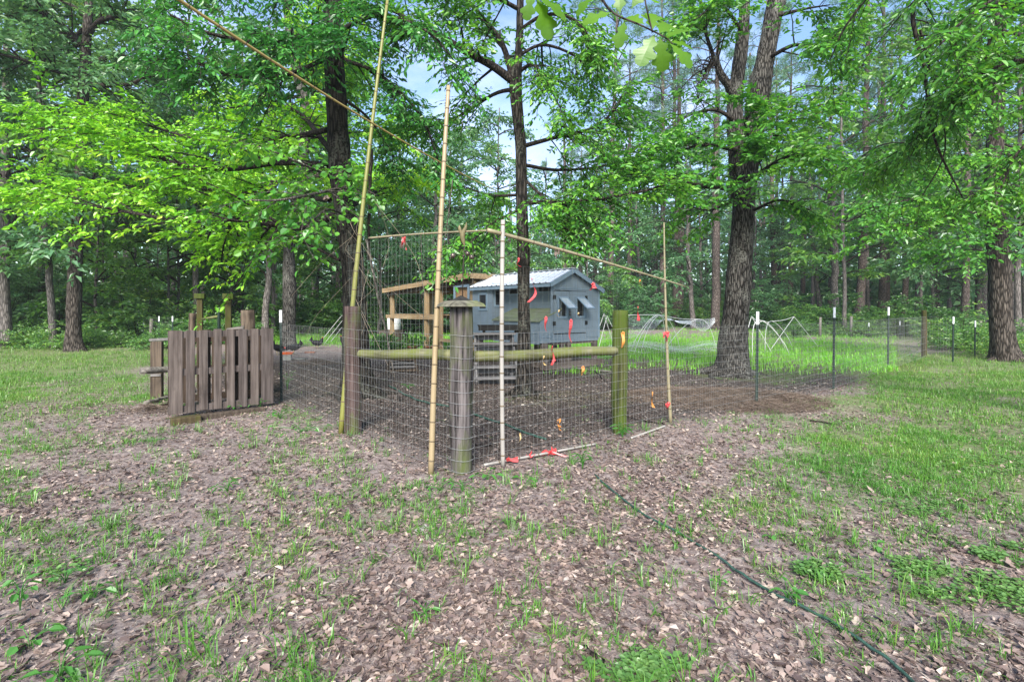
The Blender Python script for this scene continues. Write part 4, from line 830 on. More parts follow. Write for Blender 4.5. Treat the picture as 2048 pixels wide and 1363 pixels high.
pole('gray upright bamboo pole right of the capped corner post', gp(1006, 936), px(1006, 440, 4.72), .021, .021, 'bamboo_gray', .15, (-.012, 0, 0))
pole('tan bamboo crossbar sloping down from the gray pole to the thin pole', px(975, 460, 4.62), px(1372, 573, 6.75), .020, .009, 'bamboo_dry', .2, (0, 0, .015))
pole('thin grayish bamboo pole with red ribbons right of the green post', gp(1341, 851), px(1328, 445, 6.5), .023, .009, 'bamboo_dry', .24, (-.015, 0, 0))
pole('thin bamboo crossbar tied between the dark tree and gray pole', px(738, 476, 5.95), px(975, 461, 4.80), .012, .009, 'bamboo_dry', .24, (0, 0, .01))
pole('long yellow bamboo cane slanting across the upper left treetops', px(180, -120, 3.2), px(1000, 385, 7.6), .0135, .006, 'bamboo_yellow', .22, (0, 0, -.10))
pa, pb = gp(968, 938), gp(1192, 896); pa[2] += .03; pb[2] += .035; pole('white weathered cane with red ribbons lying along the fence foot', pa, pb, .013, .010, 'bamboo_gray', .2)
pa, pb = gp(1262, 880), gp(1330, 862); pa[2] += .02; pb[2] += .03; pole('short pale stick on the ground right of the green post', pa, pb, .012, .012, 'bamboo_gray', .4)

# ------------------------------------------------------------------ garden ornament on the corner post cap
ob = np.array([bc[0]+.015, bc[1], bc[2]+zt+.092]); od = 4.59
tO = thing('garden_ornament', 'thin metal rod with flower bud and round bells atop the post cap', 'garden ornament', ob)
P0 = lambda x, y: px(x, y, od)-ob
mb = MB(); mb.tube(np.stack([[0, 0, 0], P0(926, 540), P0(928, 500), P0(929, 492)]), [.0045, .0045, .004, .004], 8, True); mb.build('rod', M['rod'], tO, False, True)
for pts, rs in (([(929,492),(926,480),(925,468),(931,455),(933,444)], [.004, .022, .026, .016, .002]), ([(926,478),(922,466),(919,456),(919,450)], [.003, .015, .017, .003])):
    mb = MB(); q = np.array([P0(*p) for p in pts]); v, f = sweep(smooth(q, 14), np.interp(np.linspace(0, 1, 14), np.linspace(0, 1, len(rs)), rs), 8); c0 = q.mean(0); v = (v-c0)*np.array([1, .25, 1])+c0; mb.add(v, f); mb.build('petal', M['ornament'], tO, False, True)
for x, y, r in ((906,511,.026), (935,507,.024), (943,514,.024)):
    q = P0(x, y); mb = MB(); mb.ball(q, r, 12, 8); b_o = mb.build('bell', M['ornament_ball'], tO, False, True)
    mb = MB(); mb.tube(np.stack([P0(928, 503), (q+P0(928, 500))/2+[0, 0, .02], q]), .0025, 5, False); mb.build('arm', M['rod'], tO, False, True)
mb = MB(); mb.ball(P0(927, 512), .014, 8, 5); mb.build('hub', M['rod'], tO, False, True)

# ------------------------------------------------------------------ flagging ribbons
def fence_d(x):
    k = (x-1024)/FPX; t = (4.59*k+.47)/(1.77-1.41*k); return 4.55+1.41*t
def ribbon(label, x, y0, y1, d, mat, wpx=8, wob=6, seed=0, tails=1):
    r_ = np.random.default_rng(seed+int(x)); a = px(x, y0, d); t = thing('ribbon', label, 'ribbon', a, 0, 'flagging ribbons tied on the fence and poles')
    for k in range(tails):
        n = 9; s = np.linspace(0, 1, n); ph = r_.random()*6; sx = x+k*r_.uniform(-6, 6)+np.sin(s*4+ph)*wob*s; yy = y0+(y1-y0)*(s if k == 0 else s*r_.uniform(.5, .9))
        c = np.array([px(u, v, d) for u, v in zip(sx, yy)]); c[:, 1] += np.sin(s*7+ph)*.012; ang = ph*.2+s*r_.uniform(.5, 2.2); wd = wpx*d/FPX/2*(.9+.12*np.cos(s*9+ph))
        off_ = np.stack([np.cos(ang)*wd, np.sin(ang)*wd, .15*wd], 1); mb = MB(); i = np.arange(n-1); v = np.vstack([c-off_, c+off_]); th = np.array([0, .0012, 0])
        mb.add(np.vstack([v, v+th]), np.stack([i, i+1, i+1+n, i+n], 1), np.stack([i+2*n, i+3*n, i+1+3*n, i+1+2*n], 1)); mb.build('tail', M[mat], t, True)
    mb = MB(); mb.ball(a, (wpx*.22*d/FPX, wpx*.2*d/FPX, wpx*.25*d/FPX), 7, 5); mb.build('knot', M[mat], t, True, True)
fd = fence_d
RB = [(1037,516,537,4.78,'tape_red',5,8,2,'small red ribbon on netting left of the slim tree'), (1064,557,604,5.0,'tape_red',6,14,1,'long curled red ribbon dangling beside the slim tree'), (1186,566,580,fd(1186),'tape_red',9,5,2,'red ribbon bow in front of the coop roof corner'),
      (1092,634,664,fd(1092),'tape_red',9,3,1,'short red ribbon in front of the nest box'), (1142,640,684,fd(1142),'tape_red',10,5,1,'long red ribbon hanging before the coop doors'), (1276,614,641,fd(1276),'tape_red',6,1,1,'red ribbon just right of the green post top'),
      (1335,664,682,6.4,'tape_red',11,2,2,'red ribbon halfway up the thin bamboo pole'), (1337,806,818,6.38,'tape_red',12,3,2,'red ribbon low on the thin bamboo pole'), (1105,692,730,fd(1105),'tape_red',5,5,2,'red orange ribbon hanging over the right rail'),
      (1246,664,695,5.87,'tape_orange',8,2,1,'orange ribbon tied to the moss green post'), (1088,712,730,fd(1088),'tape_tan',6,4,1,'tan ribbon just below the right rail'), (1166,733,750,fd(1166),'tape_orange',8,2,1,'orange ribbon between the rail and the coop skid'),
      (1305,784,814,fd(1305),'tape_orange',6,2,1,'narrow orange ribbon right of the green post'), (1120,838,860,fd(1120),'tape_orange',7,4,2,'orange ribbon low on the wire mesh'), (810,474,500,5.3,'tape_red',6,3,2,'red ribbon on the left bamboo crossbar'),
      (1118,620,634,fd(1118),'tape_tan',5,6,1,'tan ribbon in front of the left coop window'), (1157,626,633,fd(1157),'tape_tan',7,2,1,'tan ribbon in front of the right coop window'), (1280,560,570,fd(1280),'tape_orange',7,3,1,'small orange ribbon under the sloping crossbar'), (1040,866,886,fd(1040),'tape_tan',4,3,1,'faded tan ribbon low on the mesh near the corner post')]
for i, (x, y0, y1, d, mt, wp_, wob, tl, lb) in enumerate(RB): ribbon(lb, x, y0, y1, d, mt, wp_, wob, i, tl)
for i, (x, y, n, lb) in enumerate(((1018,926,2,'small red ribbon wound near the near end of the lying cane'), (1058,916,3,'red ribbon knot midway along the lying cane'), (1104,908,7,'big bunch of red ribbon on the lying cane'))):
    p = gp(x, y+6); t = thing('ribbon', lb, 'ribbon', p, 0, 'flagging ribbons tied on the fence and poles'); r_ = np.random.default_rng(i+90)
    for k in range(n):
        q = smooth(np.array([[0, 0, .05]]+[r_.normal(0, .035, 3)*[1.4, .8, .5]+[0, 0, .045] for _ in range(3)]), 9); q[:, 2] = np.clip(q[:, 2], .006, .12); u = r_.normal(0, 1, 3); u = nrm(u)*.012; j = np.arange(8); v = np.vstack([q-u, q+u])
        mb = MB(); mb.add(v, np.stack([j, j+1, j+10, j+9], 1)); mb.build('tail', M['tape_red'], t)

# ------------------------------------------------------------------ blue chicken coop
P0c = np.array([.98, 12.45]); CA = math.atan2(.62, .78); gzc = h1(1.2, 13.2)
coop = thing('chicken_coop', 'blue gray wooden chicken coop on stilts with metal roof', 'chicken coop', (P0c[0], P0c[1], gzc), CA)
W_, L_, z0 = 1.75, 3.5, .66; ZL, ZR, ZA, UA = 2.17, 2.05, 2.50, .71
def part(name, mat, *boxes, parent=coop, bevel=0, **k):
    mb = MB()
    for lo, hi in boxes: mb.b2(lo, hi)
    return mb.build(name, M[mat], parent, False, False, bevel)
# skids and legs
for u in (.0, W_-.14): part('skid', 'skid', ((u, .0, .0), (u+.14, L_, .14)))
part('skid', 'skid', ((-.35, -.16, .01), (W_+.02, -.02, .17)))
for u, v, w_ in ((-.30,.0,.20), (.36,.02,.12), (.58,.02,.14), (1.56,.02,.16), (.05,1.6,.14), (1.58,1.6,.14), (.05,3.2,.14), (1.58,3.2,.14), (.9,1.6,.14), (-.30,1.5,.14)):
    if w_: part('leg', 'skid', ((u, v, .0), (u+w_, v+.09, z0)))
part('floor', 'skid', ((.04, .04, z0-.06), (W_-.04, L_-.04, z0+.02)))
# gable end (plane v = 0): solid panels around two doors, triangle above
zl = lambda u: ZL+(ZA-ZL)*u/UA if u <= UA else ZA+(ZR-ZA)*(u-UA)/(W_-UA)
mb = MB(); mb.prism([(0, 0, 1.97), (W_, 0, 1.97), (W_, 0, zl(W_)), (UA, 0, ZA), (0, 0, zl(0))], (0, .03, 0)); g = mb.build('gable', M['coop'], coop)
part('seam_batten', 'coop_trim', ((.02, -.012, 2.02), (W_-.1, -.001, 2.034)), parent=g); part('seam_batten', 'coop_trim', ((.86, -.012, 2.06), (.872, -.001, 2.22)), parent=g)
part('front_panel', 'coop', ((0, .0, .88), (.075, .03, 1.969))); part('front_panel', 'coop', ((1.245, -.012, .76), (W_-.05, .03, 1.969))); part('front_panel', 'coop', ((0, .0, z0), (1.244, .03, .879))); part('front_panel', 'coop', ((1.246, .004, z0), (W_-.02, .03, .759)))
part('corner_board', 'coop_trim', ((W_-.05, -.02, z0+.08), (W_+.02, .03, 2.04)))
part('door_sill', 'black_wood', ((.08, -.006, .868), (1.24, -.001, .885)))
for k, (u0, u1, wu0, wu1) in enumerate(((.083, .61, .235, .49), (.62, 1.235, .883, 1.128))):
    wz0, wz1 = 1.32, 1.77; d_ = part('door', 'coop', ((u0, -.018, .89), (u1, .012, wz0)), ((u0, -.018, wz1), (u1, .012, 1.955)), ((u0, -.018, wz0), (wu0, .012, wz1)), ((wu1, -.018, wz0), (u1, .012, wz1)))
    part('window_frame', 'coop_trim', ((wu0-.05, -.04, wz0-.05), (wu1+.05, -.0185, wz0)), ((wu0-.05, -.04, wz1), (wu1+.05, -.0185, wz1+.04)), ((wu0-.05, -.04, wz0), (wu0, -.0185, wz1)), ((wu1, -.04, wz0), (wu1+.05, -.0185, wz1)), parent=d_)
    ang = R(52); mb = MB(); ln = .46; c = np.array([(wu0+wu1)/2, -.045, wz1+.03])
    dn = np.array([0, -math.sin(ang), -math.cos(ang)]); nn = np.array([0, -math.cos(ang), math.sin(ang)]); mm = np.stack([[1, 0, 0], dn, nn], 1); hw = (wu1-wu0)/2+.03
    for (a0, b0, a1, b1) in ((-hw, 0, hw, .035), (-hw, ln-.035, hw, ln), (-hw, .035, -hw+.035, ln-.035), (hw-.035, .035, hw, ln-.035)): mb.box(c+[ (a0+a1)/2, 0, 0]+dn*(b0+b1)/2, (a1-a0, b1-b0, .022), M=mm)
    fl_ = mb.build('awning_window', M['coop_trim'], coop); mb = MB(); mb.box(c+dn*ln/2, (2*hw-.07, ln-.07, .006), M=mm); mb.build('pane', M['glass'], fl_)
    mb = MB()
    for q in range(1, 6): mb.b2((wu0+(wu1-wu0)*q/6-.002, .02, wz0), (wu0+(wu1-wu0)*q/6+.002, .022, wz1))
    for q in range(1, 9): mb.b2((wu0, .022, wz0+(wz1-wz0)*q/9-.002), (wu1, .024, wz0+(wz1-wz0)*q/9+.002))
    mb.build('window_mesh', M['wire'], d_)
    hu = u0 if k == 0 else u1
    for hz in (1.14, 1.80): part('hinge', 'black_metal', ((hu-.045, -.032, hz-.05), (hu+.045, -.019, hz+.05)), parent=d_)
part('latch', 'plank_gray', ((.60, -.04, 1.33), (.66, -.019, 1.45))); part('hook', 'black_metal', ((.09, -.03, 1.965), (.60, -.019, 1.978)))
# long left side: recessed wall, nest box, projecting far room
part('side_wall', 'coop', ((.36, .035, z0), (.39, 2.5, 2.27)))
for v0, v1, zz0, zz1 in ((.28, .85, 1.97, 2.09), (1.75, 2.15, 1.93, 2.05)):
    f_ = part('side_window', 'coop_trim', ((.335, v0-.05, zz0-.04), (.359, v1+.05, zz0)), ((.335, v0-.05, zz1), (.359, v1+.05, zz1+.04)), ((.335, v0-.05, zz0), (.359, v0, zz1)), ((.335, v1, zz0), (.359, v1+.05, zz1))); part('opening_shade', 'coop_shade', ((.352, v0, zz0), (.3595, v1, zz1)), parent=f_)  # solid dark panels painted as interior shade; the wall has no holes
part('far_room_wall', 'coop', ((0, 2.5, z0-.05), (.03, L_, 2.19))); part('far_room_wall', 'coop', ((.031, 2.5, z0-.05), (.359, 2.53, 2.25))); part('far_room_wall', 'coop', ((.031, L_-.03, z0), (W_, L_, 2.05)))
for lo, hi, ax in (((0, 2.78, 1.52), (0, 3.12, 1.92), 0), ((.12, 2.5, 1.62), (.26, 2.5, 2.02), 1)):
    lo, hi = np.array(lo), np.array(hi); mb = MB(); o_ = np.array([-.022, 0, 0]) if ax == 0 else np.array([0, -.022, 0]); e = np.array([0, .06, 0]) if ax == 0 else np.array([.05, 0, 0]); zz = np.array([0, 0, .06]); th = o_*.04
    mb.b2(np.minimum(lo-e-zz+o_, lo-e-zz), np.maximum(hi+e+o_*.04-(hi[2]-lo[2])*np.array([0, 0, 1]), hi+e+th-(hi[2]-lo[2])*np.array([0, 0, 1])))
    mb.b2(np.array([lo[0], lo[1], hi[2]])-e+o_, np.array([hi[0], hi[1], hi[2]])+e+zz+th); mb.b2(lo-e+o_, lo+np.array([0, 0, hi[2]-lo[2]])+th); mb.b2(hi-np.array([0, 0, hi[2]-lo[2]])+o_, hi+e+th)
    f_ = mb.build('room_window', M['coop_trim'], coop); mb = MB(); mb.b2(lo+o_*.35, hi+o_*.05); mb.build('opening_shade', M['coop_shade'], f_)  # dark panel standing for the shade inside the room
part('far_side_wall', 'coop', ((W_-.03, .031, z0), (W_, L_-.031, 2.03)))
mb = MB(); mb.prism([(-.38, 0, z0), (-.002, 0, z0), (-.002, 0, 1.36), (-.38, 0, 1.20)], (0, .03, 0)); nb = mb.build('nest_box', M['coop'], coop)
part('front_board', 'coop', ((-.38, .031, z0-.03), (-.35, 1.9, 1.18)), parent=nb); part('seam', 'coop_trim', ((-.36, -.01, .80), (.02, -.001, .812)), parent=nb); part('seam', 'coop_trim', ((-.392, .1, .90), (-.3805, 1.8, .912)), parent=nb)
mb = MB(); mb.prism([(-.43, -.02, 1.185), (.355, -.02, 1.50), (.355, -.02, 1.525), (-.43, -.02, 1.21)], (0, 1.95, 0)); mb.build('nest_lid', M['nest_lid'], coop)
# roof: ribbed metal sheets, each its own part
def sheet(u0, zz0, u1, zz1, v0, v1):
    mb = MB(); n_ = 4; vs_ = []; 
    for k in range(n_):
        a = v0+(v1-v0)*k/n_; w_ = (v1-v0)/n_; vs_ += [(a, 0), (a+w_*.70, 0), (a+w_*.78, .022), (a+w_*.92, .022)]
    vs_.append((v1, 0)); sl = np.array([u1-u0, 0, zz1-zz0]); nn = nrm(np.cross(sl, [0, 1, 0])); nn = nn if nn[2] > 0 else -nn
    a = np.array([[u0, v, zz0]+nn*h for v, h in vs_]); b = np.array([[u1, v, zz1]+nn*h for v, h in vs_]); m_ = len(a); i = np.arange(m_-1); d_ = -nn*.004
    mb.add(np.vstack([a, b, a+d_, b+d_]), np.stack([i, i+1, i+1+m_, i+m_], 1), np.stack([i+2*m_, i+3*m_, i+1+3*m_, i+1+2*m_], 1), np.stack([i, i+2*m_, i+2*m_+1, i+1], 1), np.stack([i+m_, i+m_+1, i+3*m_+1, i+3*m_], 1)); mb.build('roof_sheet', M['roof_metal'], coop)
for k in range(4):
    v0, v1 = -.12+k*.91, -.12+(k+1)*.91-.004; sheet(UA, ZA+.035, -.12, ZL-.05+.035, v0, v1); sheet(UA+.003, ZA+.035, W_+.1, ZR-.04+.035, v0, v1)
mb = MB(); mb.beam((-.12, -.10, ZL-.07), (UA, -.10, ZA-.005), .03, .11); mb.build('rake_board', M['coop_trim'], coop); mb = MB(); mb.beam((UA+.004, -.10, ZA-.005), (W_+.1, -.10, ZR-.075), .03, .11); mb.build('rake_board', M['coop_trim'], coop)
mb = MB(); mb.beam((-.09, -.08, ZL-.075), (-.09, 3.5, ZL-.075), .03, .08); mb.build('eave_board', M['coop_trim'], coop)
for k in range(5): mb = MB(); v = .5+k*.7; mb.beam((-.07, v, ZL-.06), (UA-.02, v, ZA-.03), .04, .07); mb.build('rafter', M['coop'], coop)
mb = MB(); mb.b2((UA-.09, -.13, ZA+.045), (UA+.09, 3.5, ZA+.055)); mb.build('ridge_cap', M['roof_metal'], coop)

# ------------------------------------------------------------------ timber run behind the coop
run = thing('timber_run', 'unfinished timber run with plank roof left of the blue coop', 'chicken run', (P0c[0], P0c[1], gzc), CA)
rp_ = lambda name, mat, *b: part(name, mat, *b, parent=run)
for u, v, h in ((0, 3.5, 2.36), (0, 5.45, 2.30), (0, 6.4, 2.25), (0, 9.2, 2.1), (1.75, 3.5, 2.36), (1.75, 6.4, 2.25), (1.75, 9.2, 2.1)): rp_('post', 'lumber_z', ((u, v, -.05), (u+.13, v+.13, h)))
for u in (-.045, 1.855):
    mb = MB(); mb.beam((u, 3.40, 2.36), (u, 9.5, 2.09), .04, .15); mb.build('header', M['old_post' if u < 0 else 'lumber'], run)
mb = MB(); mb.beam((-.19, 3.35, 2.505), (-.19, 9.6, 2.22), .035, .16); mb.build('fascia', M['lumber'], run)
mb = MB(); mb.beam((-.17, 3.37, 2.50), (2.0, 3.37, 2.50), .035, .16); mb.build('fascia', M['lumber'], run)
mb = MB(); mb.beam((-.17, 9.55, 2.22), (2.0, 9.55, 2.22), .035, .12); mb.build('fascia', M['lumber'], run)
for k in range(11):
    v = 3.4+k*.565; zz = 2.565-(v-3.35)*.0456; mb = MB(); mb.beam((-.20, v+.27, zz), (2.02, v+.27, zz), .55, .022); mb.build('roof_board', M['lumber' if k % 2 else 'plywood'], run)
for k in range(6): v = 3.9+k*1.0; zz = 2.45-(v-3.35)*.0456; mb = MB(); mb.beam((-.1, v, zz-.02), (1.9, v, zz-.02), .04, .09); mb.build('rafter', M['lumber'], run)
rp_('shelf_rail', 'lumber', ((-.05, 5.56, 1.14), (-.005, 9.6, 1.28))); rp_('shelf_rail', 'lumber', ((1.86, 5.5, 1.14), (1.90, 9.6, 1.28)))
for k in range(13): rp_('shelf_board', 'lumber', ((.0, 5.57+k*.28, 1.285), (1.85, 5.57+k*.28+.26, 1.31)))
rp_('plywood_panel', 'plywood', ((.03, 3.62, 1.45), (.05, 4.5, 2.30))); rp_('plywood_panel', 'plywood', ((1.80, 3.62, 1.5), (1.82, 6.3, 2.2)))
rp_('door_frame', 'coop_trim', ((-.06, 3.62, 1.3), (-.03, 3.70, 2.26)), ((-.06, 4.42, 1.3), (-.03, 4.50, 2.26)), ((-.06, 3.701, 2.18), (-.03, 4.419, 2.26)))
rp_('floor_beam', 'lumber', ((.0, 3.6, .42), (.04, 5.45, .52))); rp_('short_post', 'lumber_z', ((.55, 4.1, 0), (.64, 4.2, 1.12)))
rp_('ground_sill', 'skid', ((-.02, 5.56, -.03), (.08, 9.2, .07)))

# ------------------------------------------------------------------ stair, trough, benches by the coop
st = thing('wooden_steps', 'gray weathered plank steps leading up beside the nest box', 'steps', onground(994, 10.1), R(6))
Xw = .94
for k, (y, z) in enumerate(((.0, .13), (.22, .33), (.44, .56), (.66, .78), (.88, .98))):
    mb = MB(); mb.box((-.0, y, z), (Xw, .24, .04)); mb.build('tread', M['plank_gray'], st); mb = MB(); mb.box((0, y+.125, z-.09), (Xw-.06, .022, .12)); mb.build('riser', M['plank_gray'], st)
for s in (-1, 1): mb = MB(); mb.beam((s*Xw*.44, -.1, .02), (s*Xw*.44, 1.0, .93), .04, .14); mb.build('stringer', M['plank_gray'], st); mb = MB(); mb.box((s*Xw*.42, .98, .46), (.08, .08, .94)); mb.build('leg', M['plank_gray'], st)
tt = onground(1000, 11.15); tr = thing('trough', 'long black wooden trough on top of the steps', 'trough', (tt[0], tt[1], tt[2]+1.0), R(6)); mb = MB()
mb.prism([(-.50, -.17, .17), (-.44, -.17, .05), (.44, -.17, .05), (.50, -.17, .17)], (0, .02, 0)); mb.build('side', M['black_wood'], tr); mb = MB(); mb.prism([(-.50, .15, .17), (-.44, .15, .05), (.44, .15, .05), (.50, .15, .17)], (0, .02, 0)); mb.build('side', M['black_wood'], tr)
mb = MB(); mb.box((0, 0, .062), (.88, .29, .02)); mb.build('bottom', M['black_wood'], tr)
for s in (-1, 1): mb = MB(); mb.box((s*.46, 0, .11), (.03, .298, .12)); mb.build('end', M['black_wood'], tr); mb = MB(); mb.box((s*.36, 0, .024), (.05, .28, .05)); mb.build('foot', M['black_wood'], tr)
cr = thing('slatted_crate', 'low dark slatted crate under the left rail', 'crate', onground(805, 11.9), R(12))
for k in range(4): mb = MB(); mb.box((0, -.18, .05+k*.085), (.66-.04*k, .02, .05)); mb.build('slat', M['plank_gray' if k in (1, 2) else 'old_post'], cr); mb = MB(); mb.box((0, .18, .05+k*.085), (.66-.04*k, .02, .05)); mb.build('slat', M['old_post'], cr)
for s in (-1, 1): mb = MB(); mb.beam((s*.36, -.2, .0), (s*.27, -.2, .36), .05, .05, (0, 1, 0)); mb.build('end_frame', M['old_post'], cr); mb = MB(); mb.box((s*.29, 0, .19), (.03, .33, .34)); mb.build('end', M['old_post'], cr)
mb = MB(); mb.box((0, 0, .35), (.54, .40, .02)); mb.build('lid', M['old_post'], cr)
HAZE = .0008
# ------------------------------------------------------------------ pallet compost bin on the left
def pallet(label, A, B, H, boards, mat, dark, backs=3, depth=.12, nrmsign=1):
    A, B = np.array(A), np.array(B); ln = np.linalg.norm((B-A)[:2]); rz = math.atan2(B[1]-A[1], B[0]-A[0]); t = thing('pallet', label, 'pallet', (A[0], A[1], max(A[2], B[2])+.0), rz); r_ = np.random.default_rng(int(ln*999))
    for (s0, s1) in boards:
        mb = MB(); zt_ = H+r_.normal(0, .006); zb = .02+r_.normal(0, .008); x0, x1 = s0*ln, s1*ln; k = r_.normal(0, .004)
        mb.add([[x0, 0, zb], [x1, 0, zb], [x1+k, 0, zt_], [x0+k, 0, zt_], [x0, .02, zb], [x1, .02, zb], [x1+k, .02, zt_], [x0+k, .02, zt_]], [[0, 1, 2, 3], [7, 6, 5, 4], [0, 4, 5, 1], [1, 5, 6, 2], [2, 6, 7, 3], [3, 7, 4, 0]]); mb.build('board', M[mat], t, False, False, .003)
    for z in (.07, H*.5, H-.06): mb = MB(); mb.b2((.0, .0205, z-.045), (ln, .095, z+.045)); mb.build('runner', M[mat], t)
    for k in range(backs): x = ln*(.04+.92*k/max(1, backs-1)); mb = MB(); mb.b2((x-.05, .096, .01), (x+.05, .114, H)); mb.build('back_board', M[dark], t)
    return t
def frac(pxs, pA, dA, pB, dB):
    r = []
    for p in pxs: kA = (pA-1024)/FPX; kB = (pB-1024)/FPX; k = (p-1024)/FPX; ax, ay, bx, by = kA*dA, dA, kB*dB, dB; r.append((k*ay-ax)/((bx-ax)-k*(by-ay)))
    return r
A = onground(337, 6.85); B = onground(548, 7.72); A[2] = B[2] = max(A[2], B[2])+.03
bds = [(338,366), (372,390), (399,416), (428,444), (454,470), (478,495), (502,518), (523,547)]
fb = [tuple(frac(b, 337, 6.85, 548, 7.72)) for b in bds]
pallet('gray brown pallet with eight upright boards, front of the bin', A, B, 1.17, fb, 'pallet', 'pallet_dark', 4)
dv = nrm(np.array([-.52, .84])); e_ = (B-A)*.08; A2 = np.array([A[0]+dv[0]*.95+e_[0], A[1]+dv[1]*.95+e_[1], A[2]]); B2 = np.array([B[0]+dv[0]*.95, B[1]+dv[1]*.95, B[2]])
pallet('dark pallet at the back of the bin, seen between the front boards', A2, B2, 1.05, [(.02+.16*i, .12+.16*i) for i in range(6)], 'pallet_dark', 'pallet_dark', 2)
mb = MB(); q = gp(365, 846); w1 = thing('timber_block', 'mossy timber block under the left corner of the front pallet', 'timber', q, R(40)); mb.box((.05, .10, .03), (.34, .16, .12)); mb.build('block', M['moss_post'], w1, False, False, .01)
q = gp(460, 830); w1 = thing('timber', 'old dark timber lying under the front pallet', 'timber', q, R(43)); mb = MB(); mb.box((0, .06, .02), (.95, .12, .09)); mb.build('beam', M['old_post'], w1, False, False, .01)
# side post with cap board and log rail
q = gp(314, 796); d_ = q[1]; t = thing('side_post', 'dark plank post with a gray cap board left of the pallet', 'post', q, R(8)); zt2 = px(314, 682, d_)[2]-q[2]
mb = MB(); mb.b2((-.088, -.04, -.1), (.088, .04, zt2)); mb.build('plank', M['old_post'], t, False, False, .006); mb = MB(); mb.beam((-.12, -.0, zt2+.022), (.42, .25, zt2+.04), .14, .035); mb.build('cap_board', M['plank_gray'], t); mb = MB(); mb.b2((-.07, -.06, zt2*.40), (.09, -.041, zt2*.44)); mb.build('cleat', M['plank_gray'], t)
a, b = px(283, 741, 8.0), px(400, 736, 8.9); t = thing('log_rail', 'gray round log fixed across the side post of the bin', 'log', a, 0); mb = MB(); s = np.linspace(0, 1, 10)[:, None]; mb.tube((b-a)*s, .05*(1+.1*np.sin(s[:, 0]*9)), 12, True); mb.build('log', M['log'], t, False, True)
def sq_post(label, x, ytop, d, wpx, mat, cap=None, name='wooden_post'):
    q = onground(x, d); t = thing(name, label, 'post', q, R(20)); h = px(x, ytop, d)[2]-q[2]; w_ = wpx*d/FPX/2; hc = h-(.10 if cap else 0)
    mb = MB(); mb.b2((-w_, -w_, -.1), (w_, w_, hc)); mb.build('shaft', M[mat], t, False, False, .006)
    if cap: mb = MB(); mb.b2((-w_*1.8, -w_*1.8, hc+.001), (w_*1.8, w_*1.8, h)); mb.build('cap_block', M['post_green'], t, False, False, .008)
sq_post('mossy square post with block cap behind the pallet, the lower left one', 400, 587, 9.6, 10, 'moss_post', True); sq_post('mossy square post with block cap behind the pallet, the taller one', 457, 587, 8.6, 10.5, 'moss_post', True)
def stump(label, x, ytop, d, wpx, seed):
    q = onground(x, d); t = thing('old_post', label, 'post', q); h = px(x, ytop, d)[2]-q[2]; z = np.linspace(-.1, h, 24); r = wpx*d/FPX/2; mb = MB()
    mb.tube(np.stack([.02*np.sin(z*3+seed), 0*z, z], 1), r+0*z, 20, True, lambda p, V, rr, a_: rr+(fbm((p[:, None, :]+V*rr[:, :, None]).reshape(-1, 3)*np.array([22, 22, 3.])+seed, 3).reshape(rr.shape)-.5)*.07); mb.build('stump', M['old_post'], t, False, True)
stump('gnarled dark log post behind the left end of the pallet', 384, 626, 9.0, 13, 3); stump('thick dark log post behind the right end of the pallet', 497, 620, 8.5, 23, 6)
a, b = px(405, 638, 9.4), px(438, 632, 8.9); t = thing('short_rail', 'short greenish rail between the capped post and the pipe', 'rail', a); mb = MB(); mb.tube(np.stack([0*a, b-a]), .022, 10, True); mb.build('pole', M['rail_green'], t, False, True)
q = onground(438, 8.9); t = thing('metal_pipe', 'gray metal pipe post behind the middle of the pallet', 'post', q); h = px(438, 619, 8.9)[2]-q[2]; mb = MB(); mb.tube(np.array([[0, 0, -.1], [0, 0, h-.08], [0, 0, h-.04], [0, 0, h]]), [.025, .025, .03, .036], 12, True); mb.build('pipe', M['tpost'], t, False, True)
a, b = px(455, 660, 8.4), px(488, 655, 8.4); t = thing('short_log', 'short pale log resting behind the pallet top', 'log', a); mb = MB(); mb.tube(np.stack([0*a, b-a]), .035, 12, True); mb.build('log', M['log'], t, False, True); mb = MB(); mb.box((.13, .03, (h1(a[0], a[1])-a[2])/2-.02), (.07, .07, a[2]-h1(a[0], a[1])-.03)); mb.build('support', M['old_post'], t)
